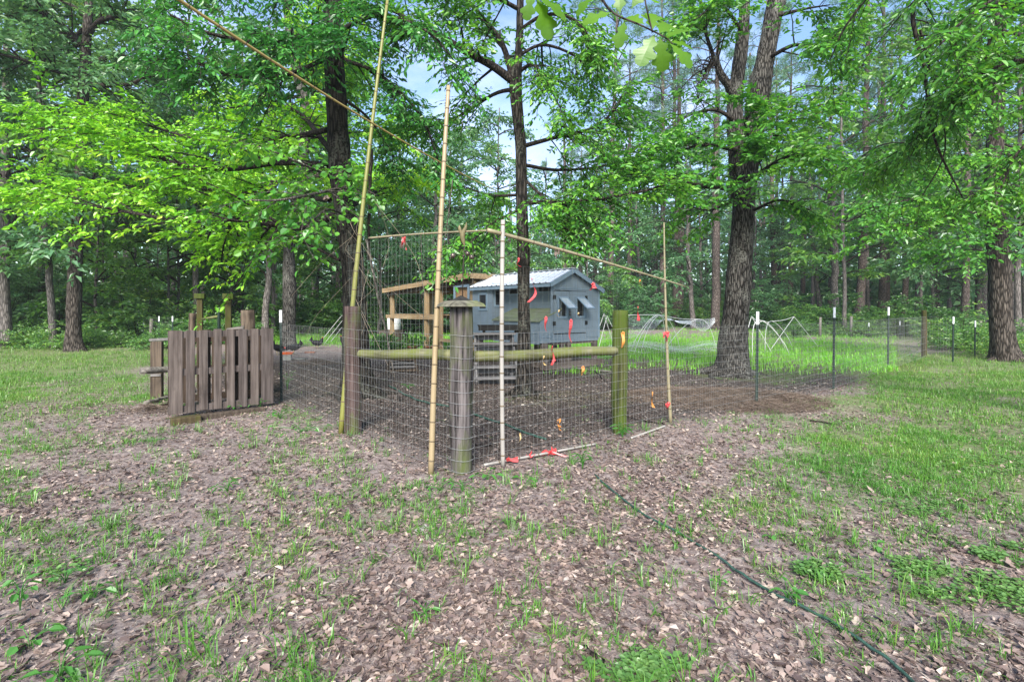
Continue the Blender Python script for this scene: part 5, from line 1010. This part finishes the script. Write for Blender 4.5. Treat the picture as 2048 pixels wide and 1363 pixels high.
# sticks and brush at the foot of the bin
r_ = np.random.default_rng(5)
def stick(label, a, b, r, mat='limb', name='fallen_stick', kink=.03, cat='stick'):
    a, b = np.array(a), np.array(b); t = thing(name, label, cat, a); n = 10; s = np.linspace(0, 1, n)[:, None]; p = (b-a)*s+r_.normal(0, kink, (n, 3))*s*(1-s)*2*[1, 1, .25]; mb = MB(); mb.tube(p, r*np.linspace(1, .6, n), 7, True); mb.build('stick', M[mat], t, False, True)
for x0, y0, x1, y1, rr, mt, lb in ((290,812,345,795,.035,'log','thick broken branch lying by the left side of the bin'), (292,822,340,812,.03,'limb','dark branch under the broken branch beside the bin'), (505,945,580,945,.010,'limb_gray','thin gray stick on the litter left of the tan pole'), (550,890,640,878,.008,'limb_gray','thin stick lying below the left fence'),
        (1170,1300,1215,1355,.012,'limb','dark curved stick at the bottom edge beside clover'), (540,1345,610,1310,.011,'limb_gray','lichen covered stick at the bottom left'), (1845,1060,1945,1110,.010,'limb_gray','long pale stick on bare ground in the right foreground'), (1620,842,1680,850,.012,'limb','dark stick in the grass below the right fence'),
        (1800,790,1860,797,.008,'limb','thin twig lying in the right lawn'), (1262,845,1330,856,.012,'limb','dark stick between the green post and thin pole'), (1150,738,1240,748,.03,'log','gray fallen log beside the coop skid'), (1190,742,1215,770,.012,'limb','short branch on the pen floor before the coop'),
        (1820,885,1880,905,.007,'limb_gray','thin pale twig in the right grass'), (740,790,700,770,.014,'limb','dark stick by the foot of the vine-wrapped tree'), (950,892,1000,893,.01,'limb','black stick lying right of the corner post'), (640,1000,690,990,.006,'limb_gray','tiny twig on the litter below the left post')):
    a, b = gp(x0, y0, rr+.005), gp(x1, y1, rr+.005); stick(lb, a, b, rr, mt)
# dead leaning canes and vines around the big dark tree
vt = thing('dead_vines', 'tangle of dry tan vines hanging around the dark trunk', 'vines', TL.location)
for i in range(18):
    x0 = r_.uniform(690, 770); y0 = r_.uniform(380, 620); d0 = r_.uniform(6.2, 8.3); p0 = px(x0, y0, d0); p1 = px(x0+r_.normal(10, 45), y0+r_.uniform(60, 210), d0+r_.normal(0, .3)); p1[2] = max(p1[2], .05); mid = (p0+p1)/2+r_.normal(0, .12, 3)
    mb = MB(); mb.tube(smooth(np.stack([p0, mid, p1]), 9), r_.uniform(.0012, .003), 4, False); mb.build('vine', M['vine_dead'], vt, True, True)
def stemcane(lb, a, b, r, mt='limb_gray'): stick(lb, a, b, r, mt, 'dead_cane', .02, 'cane')
stemcane('gray dead cane leaning from the dark tree down to the rail', px(733, 478, 7.6), gp(800, 800), .020); stemcane('thin dead cane standing beside the dark tree', px(905, 360, 7.5), gp(853, 790), .008); stemcane('slender pale cane between the leaning canes', px(842, 470, 7), gp(848, 800), .006); stemcane('crooked dark vine stem climbing along the big dark trunk', px(742, 300, 8.4), px(736, 520, 8.3), .035, 'limb')
# ------------------------------------------------------------------ hoop tunnels
def hoop_tunnel(label, hoops, ridge=None, r=.010, net=False):
    """hoops: (left foot px, right foot px, foot row, apex px, apex row)"""
    b = gp(hoops[0][0], hoops[0][2]); t = thing('hoop_tunnel', label, 'hoop tunnel', b); ap = []; arcs = []
    for (x0, x1, yf, xa, ya, sharp) in hoops:
        f0, f1 = gp(x0, yf), gp(x1, yf-4); d = (f0[1]+f1[1])/2; A_ = px(xa, ya, d); s = np.linspace(0, 1, 17)[:, None]
        if sharp: P = np.vstack([f0*(1-s[:9]*2)+A_*s[:9]*2, A_*(1-s[1:9]*2)+f1*s[1:9]*2])
        else: P = f0*(1-s)+f1*s+np.array([0, 0, 1])*np.sin(s*math.pi)**.75*(A_[2]-(f0[2]+f1[2])/2)+(A_-(f0+f1)/2)*np.array([1, 0, 0])*np.sin(s*math.pi)
        mb = MB(); mb.tube(P-b, r, 6, True); mb.build('hoop', M['pvc'], t, False, True); ap.append(A_); arcs.append(P)
    for a_, b_ in zip(ap[:-1], ap[1:]):
        mid = (a_+b_)/2-[0, 0, .05]; mb = MB(); mb.tube(smooth(np.stack([a_, mid, b_]), 9)-b, r*.9, 6, True); mb.build('ridge_pipe', M['pvc'], t, False, True)
    return t, arcs, b
hoop_tunnel('white pipe frame tunnel right of the twin-stemmed tree', [(1480,1545,712,1503,632,True), (1505,1580,715,1518,640,False), (1512,1572,706,1525,641,False), (1530,1585,700,1542,642,False), (1540,1638,700,1588,633,True)])
hoop_tunnel('small white pipe frame just right of the coop', [(1180,1232,708,1208,627,True), (1196,1245,700,1214,631,True)])
_, arcs, hb = hoop_tunnel('white hoop tunnel with drooping net left of the twin-stemmed tree', [(1262,1330,700,1316,629,False), (1268,1345,708,1318,630,False), (1282,1360,702,1322,630,False), (1330,1432,704,1398,638,False)])
hoop_tunnel('white pipe hoops beyond the lawn left of the bamboo', [(636,700,690,684,630,True), (648,712,688,690,634,True), (660,722,684,698,636,True)], None, .008)
nt_ = thing('bird_net', 'sheer white net draped over the middle hoops and lawn', 'net', hb)
def netgrid(name, Pg, r):                         # Pg: (n,m,3) grid of knots -> threads
    mb = MB()
    for i in range(Pg.shape[0]): mb.tube(Pg[i]-hb, r, 3, False)
    for j in range(Pg.shape[1]): mb.tube(Pg[:, j]-hb, r, 3, False)
    tag(mb.build(name, M['net'], nt_), kind='stuff')
n1, n2 = 34, 60; s = np.linspace(0, 1, n1)[:, None]; q = np.linspace(0, 1, n2)[None]
xt = 1240+190*q+0*s; yt = 629+9*np.sin(q*3)+5*q; yb_ = 664-22*q+14*np.sin(q*9)+4*np.sin(q*23); yy = yt+(yb_-yt)*s; dd = 17.6-.7*s+.5*np.sin(q*8)*s
netgrid('draped_top', np.stack([(xt-1024)*dd/FPX, dd+0*xt, CAM_H-(yy-HOR)*dd/FPX], -1), .0012)
s = np.linspace(0, 1, 26)[:, None]; q = np.linspace(0, 1, 70)[None]; X = -0+3.4+4.4*q+.1*np.sin(s*9+q*5); Y = 16.2+2.0*s-.8*np.sin(q*3.1)+0*X; Z = .18+.22*np.sin(q*6.5)**2*np.sin(s*3.14)+.06*np.sin(q*31+s*17)
netgrid('heaped_edge', np.stack([X+0*s, Y, Z+0*X], -1), .0013)
mb = MB(); mb.tube(np.stack([px(1240, 630, 17.6), px(1316, 629, 17.5)])-hb, .012, 6, True); mb.build('edge_cord', M['pvc'], nt_, False, True)
# ------------------------------------------------------------------ far fences
def far_line(pts, lb, lbw, hgt_m=1.2, stake=True):
    prev = None
    for i, (x, d, top, kind) in enumerate(pts):
        if kind == 't': b = t_post(lb % ORD[i], x, 0, top, 0, 'fence_stake', d)
        else:
            b = onground(x, d); t = thing('fence_post', lb % ORD[i], 'post', b); h = px(x, top, d)[2]-b[2]; mb = MB(); mb.tube(np.array([[0, 0, -.1], [0, 0, h*.5], [.02, 0, h]]), [.07, .065, .06], 9, True); mb.build('shaft', M['log'], t, False, True)
        if prev is not None: wire_span(lbw % (ORD[i-1], ORD[i]), prev, b, 0, [.05+.16*k for k in range(8)], .16, .0026, 'far wire fence panels', 'wire_dark')
        prev = b
far_line([(345,18.6,632,'t'),(318,19.4,632,'t'),(302,20.2,637,'w'),(287,21,639,'t'),(275,22,638,'t'),(264,23,640,'t'),(243,24.5,640,'w'),(205,25.5,640,'w')], 'fence stake behind the pallet bin, %s going left from the bin', 'far mesh behind the bin, from the %s to the %s stake going left')
far_line([(1640,27,634,'w'),(1702,26.5,632,'w'),(1738,26,645,'t'),(1800,25,642,'t'),(1857,23.5,640,'w'),(1960,22,640,'w'),(2046,21,645,'w')], 'thin far fence post behind the dirt path on the right, %s from the left', 'far mesh behind the dirt path, from the %s to the %s thin post')
# ------------------------------------------------------------------ chickens, feeder, pots
def chicken(label, x, y, face, s=1.0, pose=0):
    b = gp(x, y); t = thing('chicken', label, 'chicken', b, 0, 'black chickens in the pen'); t.rotation_euler = (0, 0, face); t.scale = (s, s, s)
    hd = .0 if pose == 0 else -.20
    sp_ = smooth(np.array([(-.21,0,.30,.008,.006),(-.19,0,.295,.035,.022),(-.15,0,.27,.072,.055),(-.07,0,.235,.100,.090),(.02,0,.215,.108,.098),(.10,0,.23,.095,.085),(.15,0,.28+hd*.3,.075,.065),(.175+(.05 if pose else 0),0,.34+hd*.8,.052,.045),(.195+(.07 if pose else 0),0,.385+hd,.038,.032),(.225+(.08 if pose else 0),0,.392+hd,.020,.018),(.24+(.085 if pose else 0),0,.388+hd,.006,.006)]), 30)
    ang = np.arange(14)/14*6.283; T = nrm(np.gradient(sp_[:, :3], axis=0)); v = []
    for i in range(30): up = nrm(np.cross(T[i], [0, 1., 0]))*-1; v.append(sp_[i, :3]+np.outer(np.cos(ang)*sp_[i, 4], [0, 1, 0])+np.outer(np.sin(ang)*sp_[i, 3], up))
    i = np.arange(29)[:, None]*14; j = np.arange(14)[None]; j2 = (j+1) % 14; mb = MB(); mb.add(np.vstack(v), np.stack([i+j, i+j2, i+14+j2, i+14+j], -1).reshape(-1, 4)); mb.build('body', M['feather'], t, False, True)
    for k in range(5):
        z = .05*k; mb = MB(); mb.prism([(-.10, (k-2)*.010-.004, .26), (-.20, (k-2)*.016-.004, .26+.02*k), (-.275+.012*k, (k-2)*.02-.004, .33+.022*k), (-.25+.018*k, (k-2)*.02-.004, .375+.022*k), (-.15, (k-2)*.014-.004, .34)], (0, .008, 0)); mb.build('tail_feather', M['feather'], t)
    hx, hz = .205+(.075 if pose else 0), .41+hd; mb = MB(); mb.prism([(hx-.03, -.006, hz), (hx-.03, -.006, hz+.03), (hx-.015, -.006, hz+.018), (hx-.004, -.006, hz+.034), (hx+.008, -.006, hz+.018), (hx+.02, -.006, hz+.024), (hx+.02, -.006, hz)], (0, .012, 0)); mb.build('comb', M['comb'], t)
    mb = MB(); mb.ball((hx+.008, 0, hz-.045), (.012, .010, .020), 8, 5); mb.build('wattle', M['comb'], t, False, True); mb = MB(); mb.tube(np.array([[hx+.025, 0, hz-.015], [hx+.055, 0, hz-.024]]), [.010, .001], 6, True); mb.build('beak', M['leg_horn'], t)
    for s_ in (-1, 1):
        mb = MB(); mb.ball((-.01, s_*.085, .225), (.10, .024, .062), 10, 6); mb.build('wing', M['feather'], t, False, True)
        mb = MB(); mb.tube(np.array([[.01, s_*.045, .15], [.0, s_*.045, .08], [.01, s_*.045, .008]]), [.018, .009, .008], 7, True)
        for q in (-.5, 0, .5): mb.tube(np.array([[.01, s_*.045, .008], [.01+.05*math.cos(q), s_*.045+.05*math.sin(q), .004]]), [.006, .003], 5, True)
        mb.build('leg', M['leg_horn'], t, False, True)
chicken('black hen with raised tail standing at the edge of the lawn', 634, 697, R(15)); chicken('black hen bending over the orange feeder, on its right side', 588, 707, R(200), 1.05, 1); chicken('black hen at the left of the orange feeder', 556, 709, R(-20), 1.05, 1); chicken('black hen half hidden behind the leaning bamboo', 690, 694, R(160), 1.0, 0)
q = gp(575, 719); t = thing('feeder', 'gray feeder box with a bright orange tray on top', 'feeder', q, R(15)); mb = MB(); mb.box((0, 0, .09), (.22, .2, .18)); mb.build('box', M['feeder_gray'], t, False, False, .01)
mb = MB(); mb.add([[a_*(.16 if z else .12), b_*(.14 if z else .10), .182+z] for z in (0, .06) for a_, b_ in ((-1, -1), (1, -1), (1, 1), (-1, 1))], [[3, 2, 1, 0], [0, 1, 5, 4], [1, 2, 6, 5], [2, 3, 7, 6], [3, 0, 4, 7], [4, 5, 6, 7]]); mb.build('tray', M['feeder_orange'], t)
q = gp(600, 717); t = thing('feed_plate', 'shallow pale dish on the dirt right of the feeder', 'dish', q); mb = MB(); mb.tube(np.array([[0, 0, .0], [0, 0, .015], [0, 0, .035]]), [.14, .19, .21], 18, True); mb.build('dish', M['feeder_gray'], t, False, True)
q = gp(620, 704); t = thing('brick_slab', 'flat reddish slab on the dirt before the standing hen', 'slab', q, R(5)); mb = MB(); mb.box((0, 0, .012), (.34, .14, .03)); mb.build('slab', M['terracotta'], t)
def pot(label, x, y, r, h, mat, foliage, seed):
    q = onground(x, y); t = thing('potted_plant', label, 'potted plant', q); mb = MB(); mb.tube(np.array([[0, 0, 0], [0, 0, h*.82], [0, 0, h*.83], [0, 0, h]]), [r*.7, r*.95, r*1.06, r*1.08], 18, True); mb.build('pot', M[mat], t, False, True)
    rr = np.random.default_rng(seed); n = foliage; a = rr.random(n)*6.283; D = nrm(np.stack([np.cos(a), np.sin(a), rr.uniform(-.1, 1.3, n)], 1)); P = D*rr.random((n, 1))**.6*[r*1.9, r*1.9, r*2.4]+[0, 0, h]; V, F = leaf_arrays(P, D+rr.normal(0, .4, (n, 3)), rr.normal(0, .5, (n, 3))+[0, 0, 1], .09+.06*rr.random(n), .05+.03*rr.random(n)); mb = MB(); mb.add(V, F); mb.build('foliage', M['leaf_shrub'], t)
    W2 = MB()
    for k in range(8): a = rr.random()*6.283; W2.tube(np.array([[0, 0, h*.8], [math.cos(a)*r*.5, math.sin(a)*r*.5, h+r], [math.cos(a)*r*1.2, math.sin(a)*r*1.2, h+r*1.8]]), .006, 4, False)
    W2.build('stems', M['limb'], t)
pot('terracotta pot with a bushy plant below the timber run', 823, 16.2, .20, .32, 'terracotta', 160, 1); pot('dark pot with trailing plant left of the terracotta pot', 798, 15.9, .13, .24, 'pot_dark', 150, 2); pot('large leafy potted shrub beside the dark tree', 770, 15.4, .22, .3, 'pot_dark', 420, 3); pot('terracotta pot half hidden behind the timber run posts', 858, 16.5, .16, .3, 'terracotta', 60, 4); pot('wide dark pot behind the vines', 748, 15.6, .2, .26, 'terracotta', 300, 5)
q = onground(788, 21.5); t = thing('white_barrel', 'white plastic barrel behind the leafy pots', 'barrel', q); mb = MB(); mb.tube(np.array([[0, 0, .6], [0, 0, .62], [0, 0, .9], [0, 0, 1.15], [0, 0, 1.2]]), [.26, .28, .29, .28, .25], 22, True); mb.build('barrel', M['white_plastic'], t, False, True); mb = MB()
mb.b2((-.5, -.5, .0), (.5, .5, .59)); mb.build('stand', M['old_post'], t)
# ------------------------------------------------------------------ hoses
def hose(label, pts, r, n=90):
    g = smooth(np.array([gp(x, y)[:2] for x, y in pts]), n); z = hgt(g[:, 0], g[:, 1])+r*1.0+.013+.014*(vnoise(np.stack([np.arange(n)*.31, 0*g[:, 0], 0*g[:, 0]+3], 1))-.4); P = np.column_stack([g, z]); t = thing('garden_hose', label, 'garden hose', P[0]); mb = MB(); mb.tube(P-P[0], r, 9, True); mb.build('hose', M['hose'], t, False, True)
hose('dark green garden hose running across the right foreground', [(1190,955),(1230,990),(1300,1040),(1390,1090),(1450,1130),(1500,1165),(1560,1200),(1640,1240),(1720,1290),(1790,1340),(1850,1400)], .0075)
hose('dark green hose lying on the dirt inside the pen', [(778,772),(800,782),(830,800),(862,808),(900,815),(1000,850),(1060,874),(1092,884)], .013)
# ------------------------------------------------------------------ straw heap by the twin-stemmed tree
hp = gp(1432, 798); t = thing('straw_heap', 'low heap of matted brown pine straw before the twin-stemmed tree', 'straw heap', hp)
r_ = np.random.default_rng(77)
def heap(name, mat, n, par, c, rx, ry, h, ln, wd):
    a = r_.random(n)*6.283; q = np.sqrt(r_.random(n)); x = np.cos(a)*q*rx; y = np.sin(a)*q*ry; bumps = fbm(np.stack([x*2.2+c[0], y*2.2, 0*x], 1), 3); z = h*(1-q**1.5)*(.2+1.5*bumps); b = r_.random(n)*6.283
    P = np.stack([x, y, z], 1); D = np.stack([np.cos(b), np.sin(b), r_.normal(-.05, .25, n)], 1); V, F = leaf_arrays(P, D, r_.normal(0, .4, (n, 3))+[0, 0, 1], ln*(.6+.8*r_.random(n)), wd*(.6+.8*r_.random(n)), False, .03, 0); mb = MB(); mb.add(V, F); o = mb.build(name, M[mat], par); tag(o, kind='stuff')
def mound(par, rx, ry, h, c, mat):
    g = np.linspace(-1, 1, 26); A_, B_ = np.meshgrid(g, g); q = np.sqrt(A_**2+B_**2); x, y = A_*rx, B_*ry; bm = fbm(np.stack([(x*2.2+c[0]).ravel(), (y*2.2).ravel(), 0*x.ravel()], 1), 3).reshape(x.shape); z = h*np.clip(1-q**1.5, 0, 1)*(.2+1.5*bm)-.045-.06*(q > .95); i = (np.arange(25)[:, None]*26+np.arange(25)[None]).ravel(); mb = MB(); mb.add(np.stack([x.ravel(), y.ravel(), z.ravel()], 1), np.stack([i, i+1, i+27, i+26], 1)); mb.build('core', M[mat], par, False, True)
mound(t, 1.2, .7, .13, hp, 'straw_core'); heap('straw', 'straw', 24000, t, hp, 1.8, 1.15, .14, .12, .005)
hp = gp(632, 728); t = thing('straw_heap', 'small patch of dry straw on the dirt below the standing hen', 'straw heap', hp); mound(t, .5, .3, .12, hp, 'straw_core'); heap('straw', 'straw', 1800, t, hp, .7, .4, .12, .14, .006)
hp = gp(300, 820); t = thing('brush_pile', 'dark rotting brush at the left foot of the bin', 'brush pile', hp); heap('twigs', 'straw', 700, t, hp, .35, .22, .08, .12, .004)
hp = gp(1180, 800); t = thing('hay_scatter', 'pale green brown hay scattered on the pen floor', 'hay', hp); heap('hay', 'hay', 1500, t, hp, 1.5, .8, .03, .10, .004)
# ------------------------------------------------------------------ leafy weeds
def weed(label, x, y, h, n, ln, wd, seed, spread=.12, mat='leaf_weed'):
    q = gp(x, y); t = thing('weed', label, 'weed', q, 0, 'leafy weeds'); rr = np.random.default_rng(seed)
    for k in range(n):
        a = k*2.4+rr.normal(0, .3); p = np.array([math.cos(a), math.sin(a), 0])*spread*rr.uniform(.2, 1)+[0, 0, h*rr.uniform(.45, 1)]; ln_ = ln*.72; mb = MB(); mb.tube(smooth(np.stack([[0, 0, -.01], p*[.3, .3, .7], p]), 5), .0022, 4, False)
        V, F = leaf_arrays(p[None], np.array([[math.cos(a), math.sin(a), rr.normal(-.05, .25)]]), np.array([[rr.normal(0, .3), rr.normal(0, .3), 1.]]), np.array([ln_*rr.uniform(.7, 1.2)]), np.array([wd*.75*rr.uniform(.8, 1.2)]), True, .25, .1); mb.add(V, F); mb.build('leaf', M[mat], t)
for i, (x, y, h, n, ln, wd, sp_, lb) in enumerate(((975,962,.08,6,.12,.06,.12,'broad-leaved weed at the foot of the gray pole'), (1052,968,.05,4,.15,.06,.12,'weed with one long leaf right of the gray pole'), (880,985,.09,8,.07,.04,.10,'leafy weed in front of the corner post'), (925,985,.10,8,.06,.035,.09,'small leafy weed just right below the corner post'),
        (40,1215,.20,9,.075,.045,.10,'tall leafy weed at the left edge of the foreground'), (60,1290,.09,6,.08,.05,.08,'leafy weed below the tall left weed'), (120,1350,.10,9,.08,.05,.14,'broad leafy weed in the bottom left corner'), (190,1190,.06,5,.09,.04,.08,'flat weed in the left foreground litter'), (130,1160,.08,7,.05,.03,.10,'small weed in the left foreground'),
        (1575,1200,.07,6,.075,.045,.07,'leafy weed growing over the hose'), (1540,1080,.05,4,.06,.045,.06,'small round-leaved weed right of the hose'), (1745,1092,.03,3,.07,.05,.05,'low dark weed in the right foreground'), (1725,1160,.03,3,.05,.045,.04,'single folded leaf weed left of the big clover patch'), (850,1230,.05,8,.09,.014,.06,'narrow-leaved weed in the middle foreground'),
        (560,838,.16,14,.08,.05,.30,'bluish leafy weed below the pallet bin'), (600,868,.10,14,.10,.05,.32,'spreading leafy weed left of the leaning bamboo'), (520,815,.15,12,.07,.035,.18,'bright green weed at the right foot of the pallet'), (470,820,.12,8,.08,.04,.14,'green weed before the middle of the pallet'), (575,780,.35,14,.06,.035,.14,'leafy weed behind the pallet bin stake'),
        (310,880,.05,10,.06,.03,.16,'low weed on the litter left of the bin'), (815,775,.10,20,.10,.012,.12,'grassy clump on the pen floor below the crate'), (1245,878,.16,20,.12,.010,.06,'grass clump at the foot of the green post'), (1165,940,.15,18,.11,.009,.05,'tall grass clump beside the ribboned cane'), (1440,1170,.07,6,.05,.03,.05,'seedling in the litter by the hose'), (1690,745,.30,16,.08,.04,.25,'bushy weed growing in the lawn behind the right stakes'),
        (455,980,.12,12,.09,.012,.09,'forked grassy weed in the left middle ground'), (1830,725,.30,16,.10,.04,.3,'weed at the foot of the round wooden fence post'), (505,645,.3,8,.1,.06,.15,'yellow green sprig above the pallet top'))):
    weed(lb, x, y, h, n, ln, wd, i+300, sp_)
q = gp(842, 1064, .012); t = thing('dead_leaf', 'large pale curled leaf lying in the middle foreground', 'leaf', q)
def lobed(sc):                                    # oak-like outline, base at origin, along +x
    o = np.array([(0, 0), (.10, .03), (.22, .10), (.30, .22), (.38, .20), (.46, .13), (.55, .22), (.66, .36), (.76, .34), (.80, .20), (.88, .22), (.97, .14), (1.0, 0)])*sc
    return np.vstack([o, (o*[1, -1])[-2:0:-1]])
def lobed_leaf(mb, base, D, N, sc, curl=.15):
    o = lobed(sc); D = nrm(D); S = nrm(np.cross(N, D)); N = np.cross(D, S); n = len(o); h = len(o)//2
    P = np.array([base+D*x+S*y+N*(-curl*x*x/sc+.25*y*y/sc) for x, y in o]); mid = np.array([base+D*x+N*(-curl*x*x/sc) for x in np.linspace(0, sc, 13)]); k = np.arange(12)
    up = P[:13]; dn = np.vstack([P[:1], P[13:][::-1], P[12:13]]); mb.add(np.vstack([up, mid, dn]), np.stack([k, k+1, k+14, k+13], 1), np.stack([k+13, k+14, k+27, k+26], 1))
mb = MB(); lobed_leaf(mb, np.array([-.06, 0, 0]), np.array([1, .25, .1]), np.array([.1, -.3, 1]), .13); mb.build('blade', M['bamboo_gray'], t)
# ------------------------------------------------------------------ near oak twig at the top
lt = thing('oak_twig', 'near oak twig with large bright lobed leaves at the top', 'branch', px(1200, -60, 1.9)); W2 = MB(); tp = np.array([px(a, b, d) for a, b, d in ((1150,-120,2.1),(1195,-20,2.0),(1225,25,1.95),(1280,50,1.9),(1330,75,1.88),(1345,88,1.87))]); W2.tube(smooth(tp, 20), np.linspace(.006, .002, 20), 6, False)
W2.tube(smooth(np.array([px(a, b, d) for a, b, d in ((1080,-90,2.1),(1060,-40,2.05),(1075,-5,2.0))]), 8), .003, 6, False); W2.tube(smooth(np.array([px(a, b, d) for a, b, d in ((1285,-70,1.95),(1290,0,1.92),(1305,65,1.9))]), 8), .003, 6, False); W2.build('twig', M['limb'], lt, True, True)
for x, y, a, sz, d in ((1225,25,190,48,1.94), (1250,40,250,42,1.93), (1305,62,85,50,1.9), (1318,68,60,62,1.89), (1330,76,35,58,1.88), (1338,84,5,46,1.87), (1338,86,-40,52,1.87), (1310,68,-120,56,1.9), (1318,72,-75,52,1.86), (1290,50,130,44,1.9), (1240,30,95,46,1.95), (1262,20,60,56,1.95), (1070,-8,-20,60,2.0), (1072,-8,-65,66,2.02), (1066,-14,-110,40,2.0), (1195,-15,-150,44,2.0), (1270,-5,30,60,1.95)):
    r = R(a); mb = MB(); rr = np.random.default_rng(x+y); lobed_leaf(mb, px(x, y, d), np.array([math.cos(r), rr.normal(0, .25), math.sin(r)]), np.array([rr.normal(0, .2), -.75, .6]), sz*d/FPX*1.25, .25); mb.build('leaf', M['leaf_oak'], lt, True)
# dead leaf clumps hanging in branches
for x, y, d, lb in ((800,478,5.4,'brown dead leaf curled on the left crossbar'), (1523,442,10.6,'brown dead leaf cluster beside the twin-stemmed tree'), (405,430,8.4,'hanging brown dead leaves on the lime green limb'), (650,392,7.4,'brown dead leaf hanging in front of the dark trunk'), (1116,498,5.1,'brown dead leaf caught under the sloping crossbar')):
    q = px(x, y, d); t = thing('dead_leaf_cluster', lb, 'dead leaves', q); rr = np.random.default_rng(x)
    for k in range(4): mb = MB(); lobed_leaf(mb, rr.normal(0, .02, 3), np.array([rr.normal(0, .6), rr.normal(0, .4), -1]), rr.normal(0, 1, 3), .07, .4); mb.build('leaf', M['litter'], t)

# ------------------------------------------------------------------ moist air between the trees
m, n, o = new_mat('haze'); pv = n.nodes.new('ShaderNodeVolumePrincipled'); pv.inputs['Color'].default_value = (.86, .93, .95, 1); pv.inputs['Density'].default_value = HAZE; pv.inputs['Anisotropy'].default_value = .15
n.links.new(pv.outputs[0], o.inputs['Volume']); mb = MB(); mb.b2((-130, -14, -1.2), (130, 112, 37)); tag(mb.build('haze', m), kind='stuff')
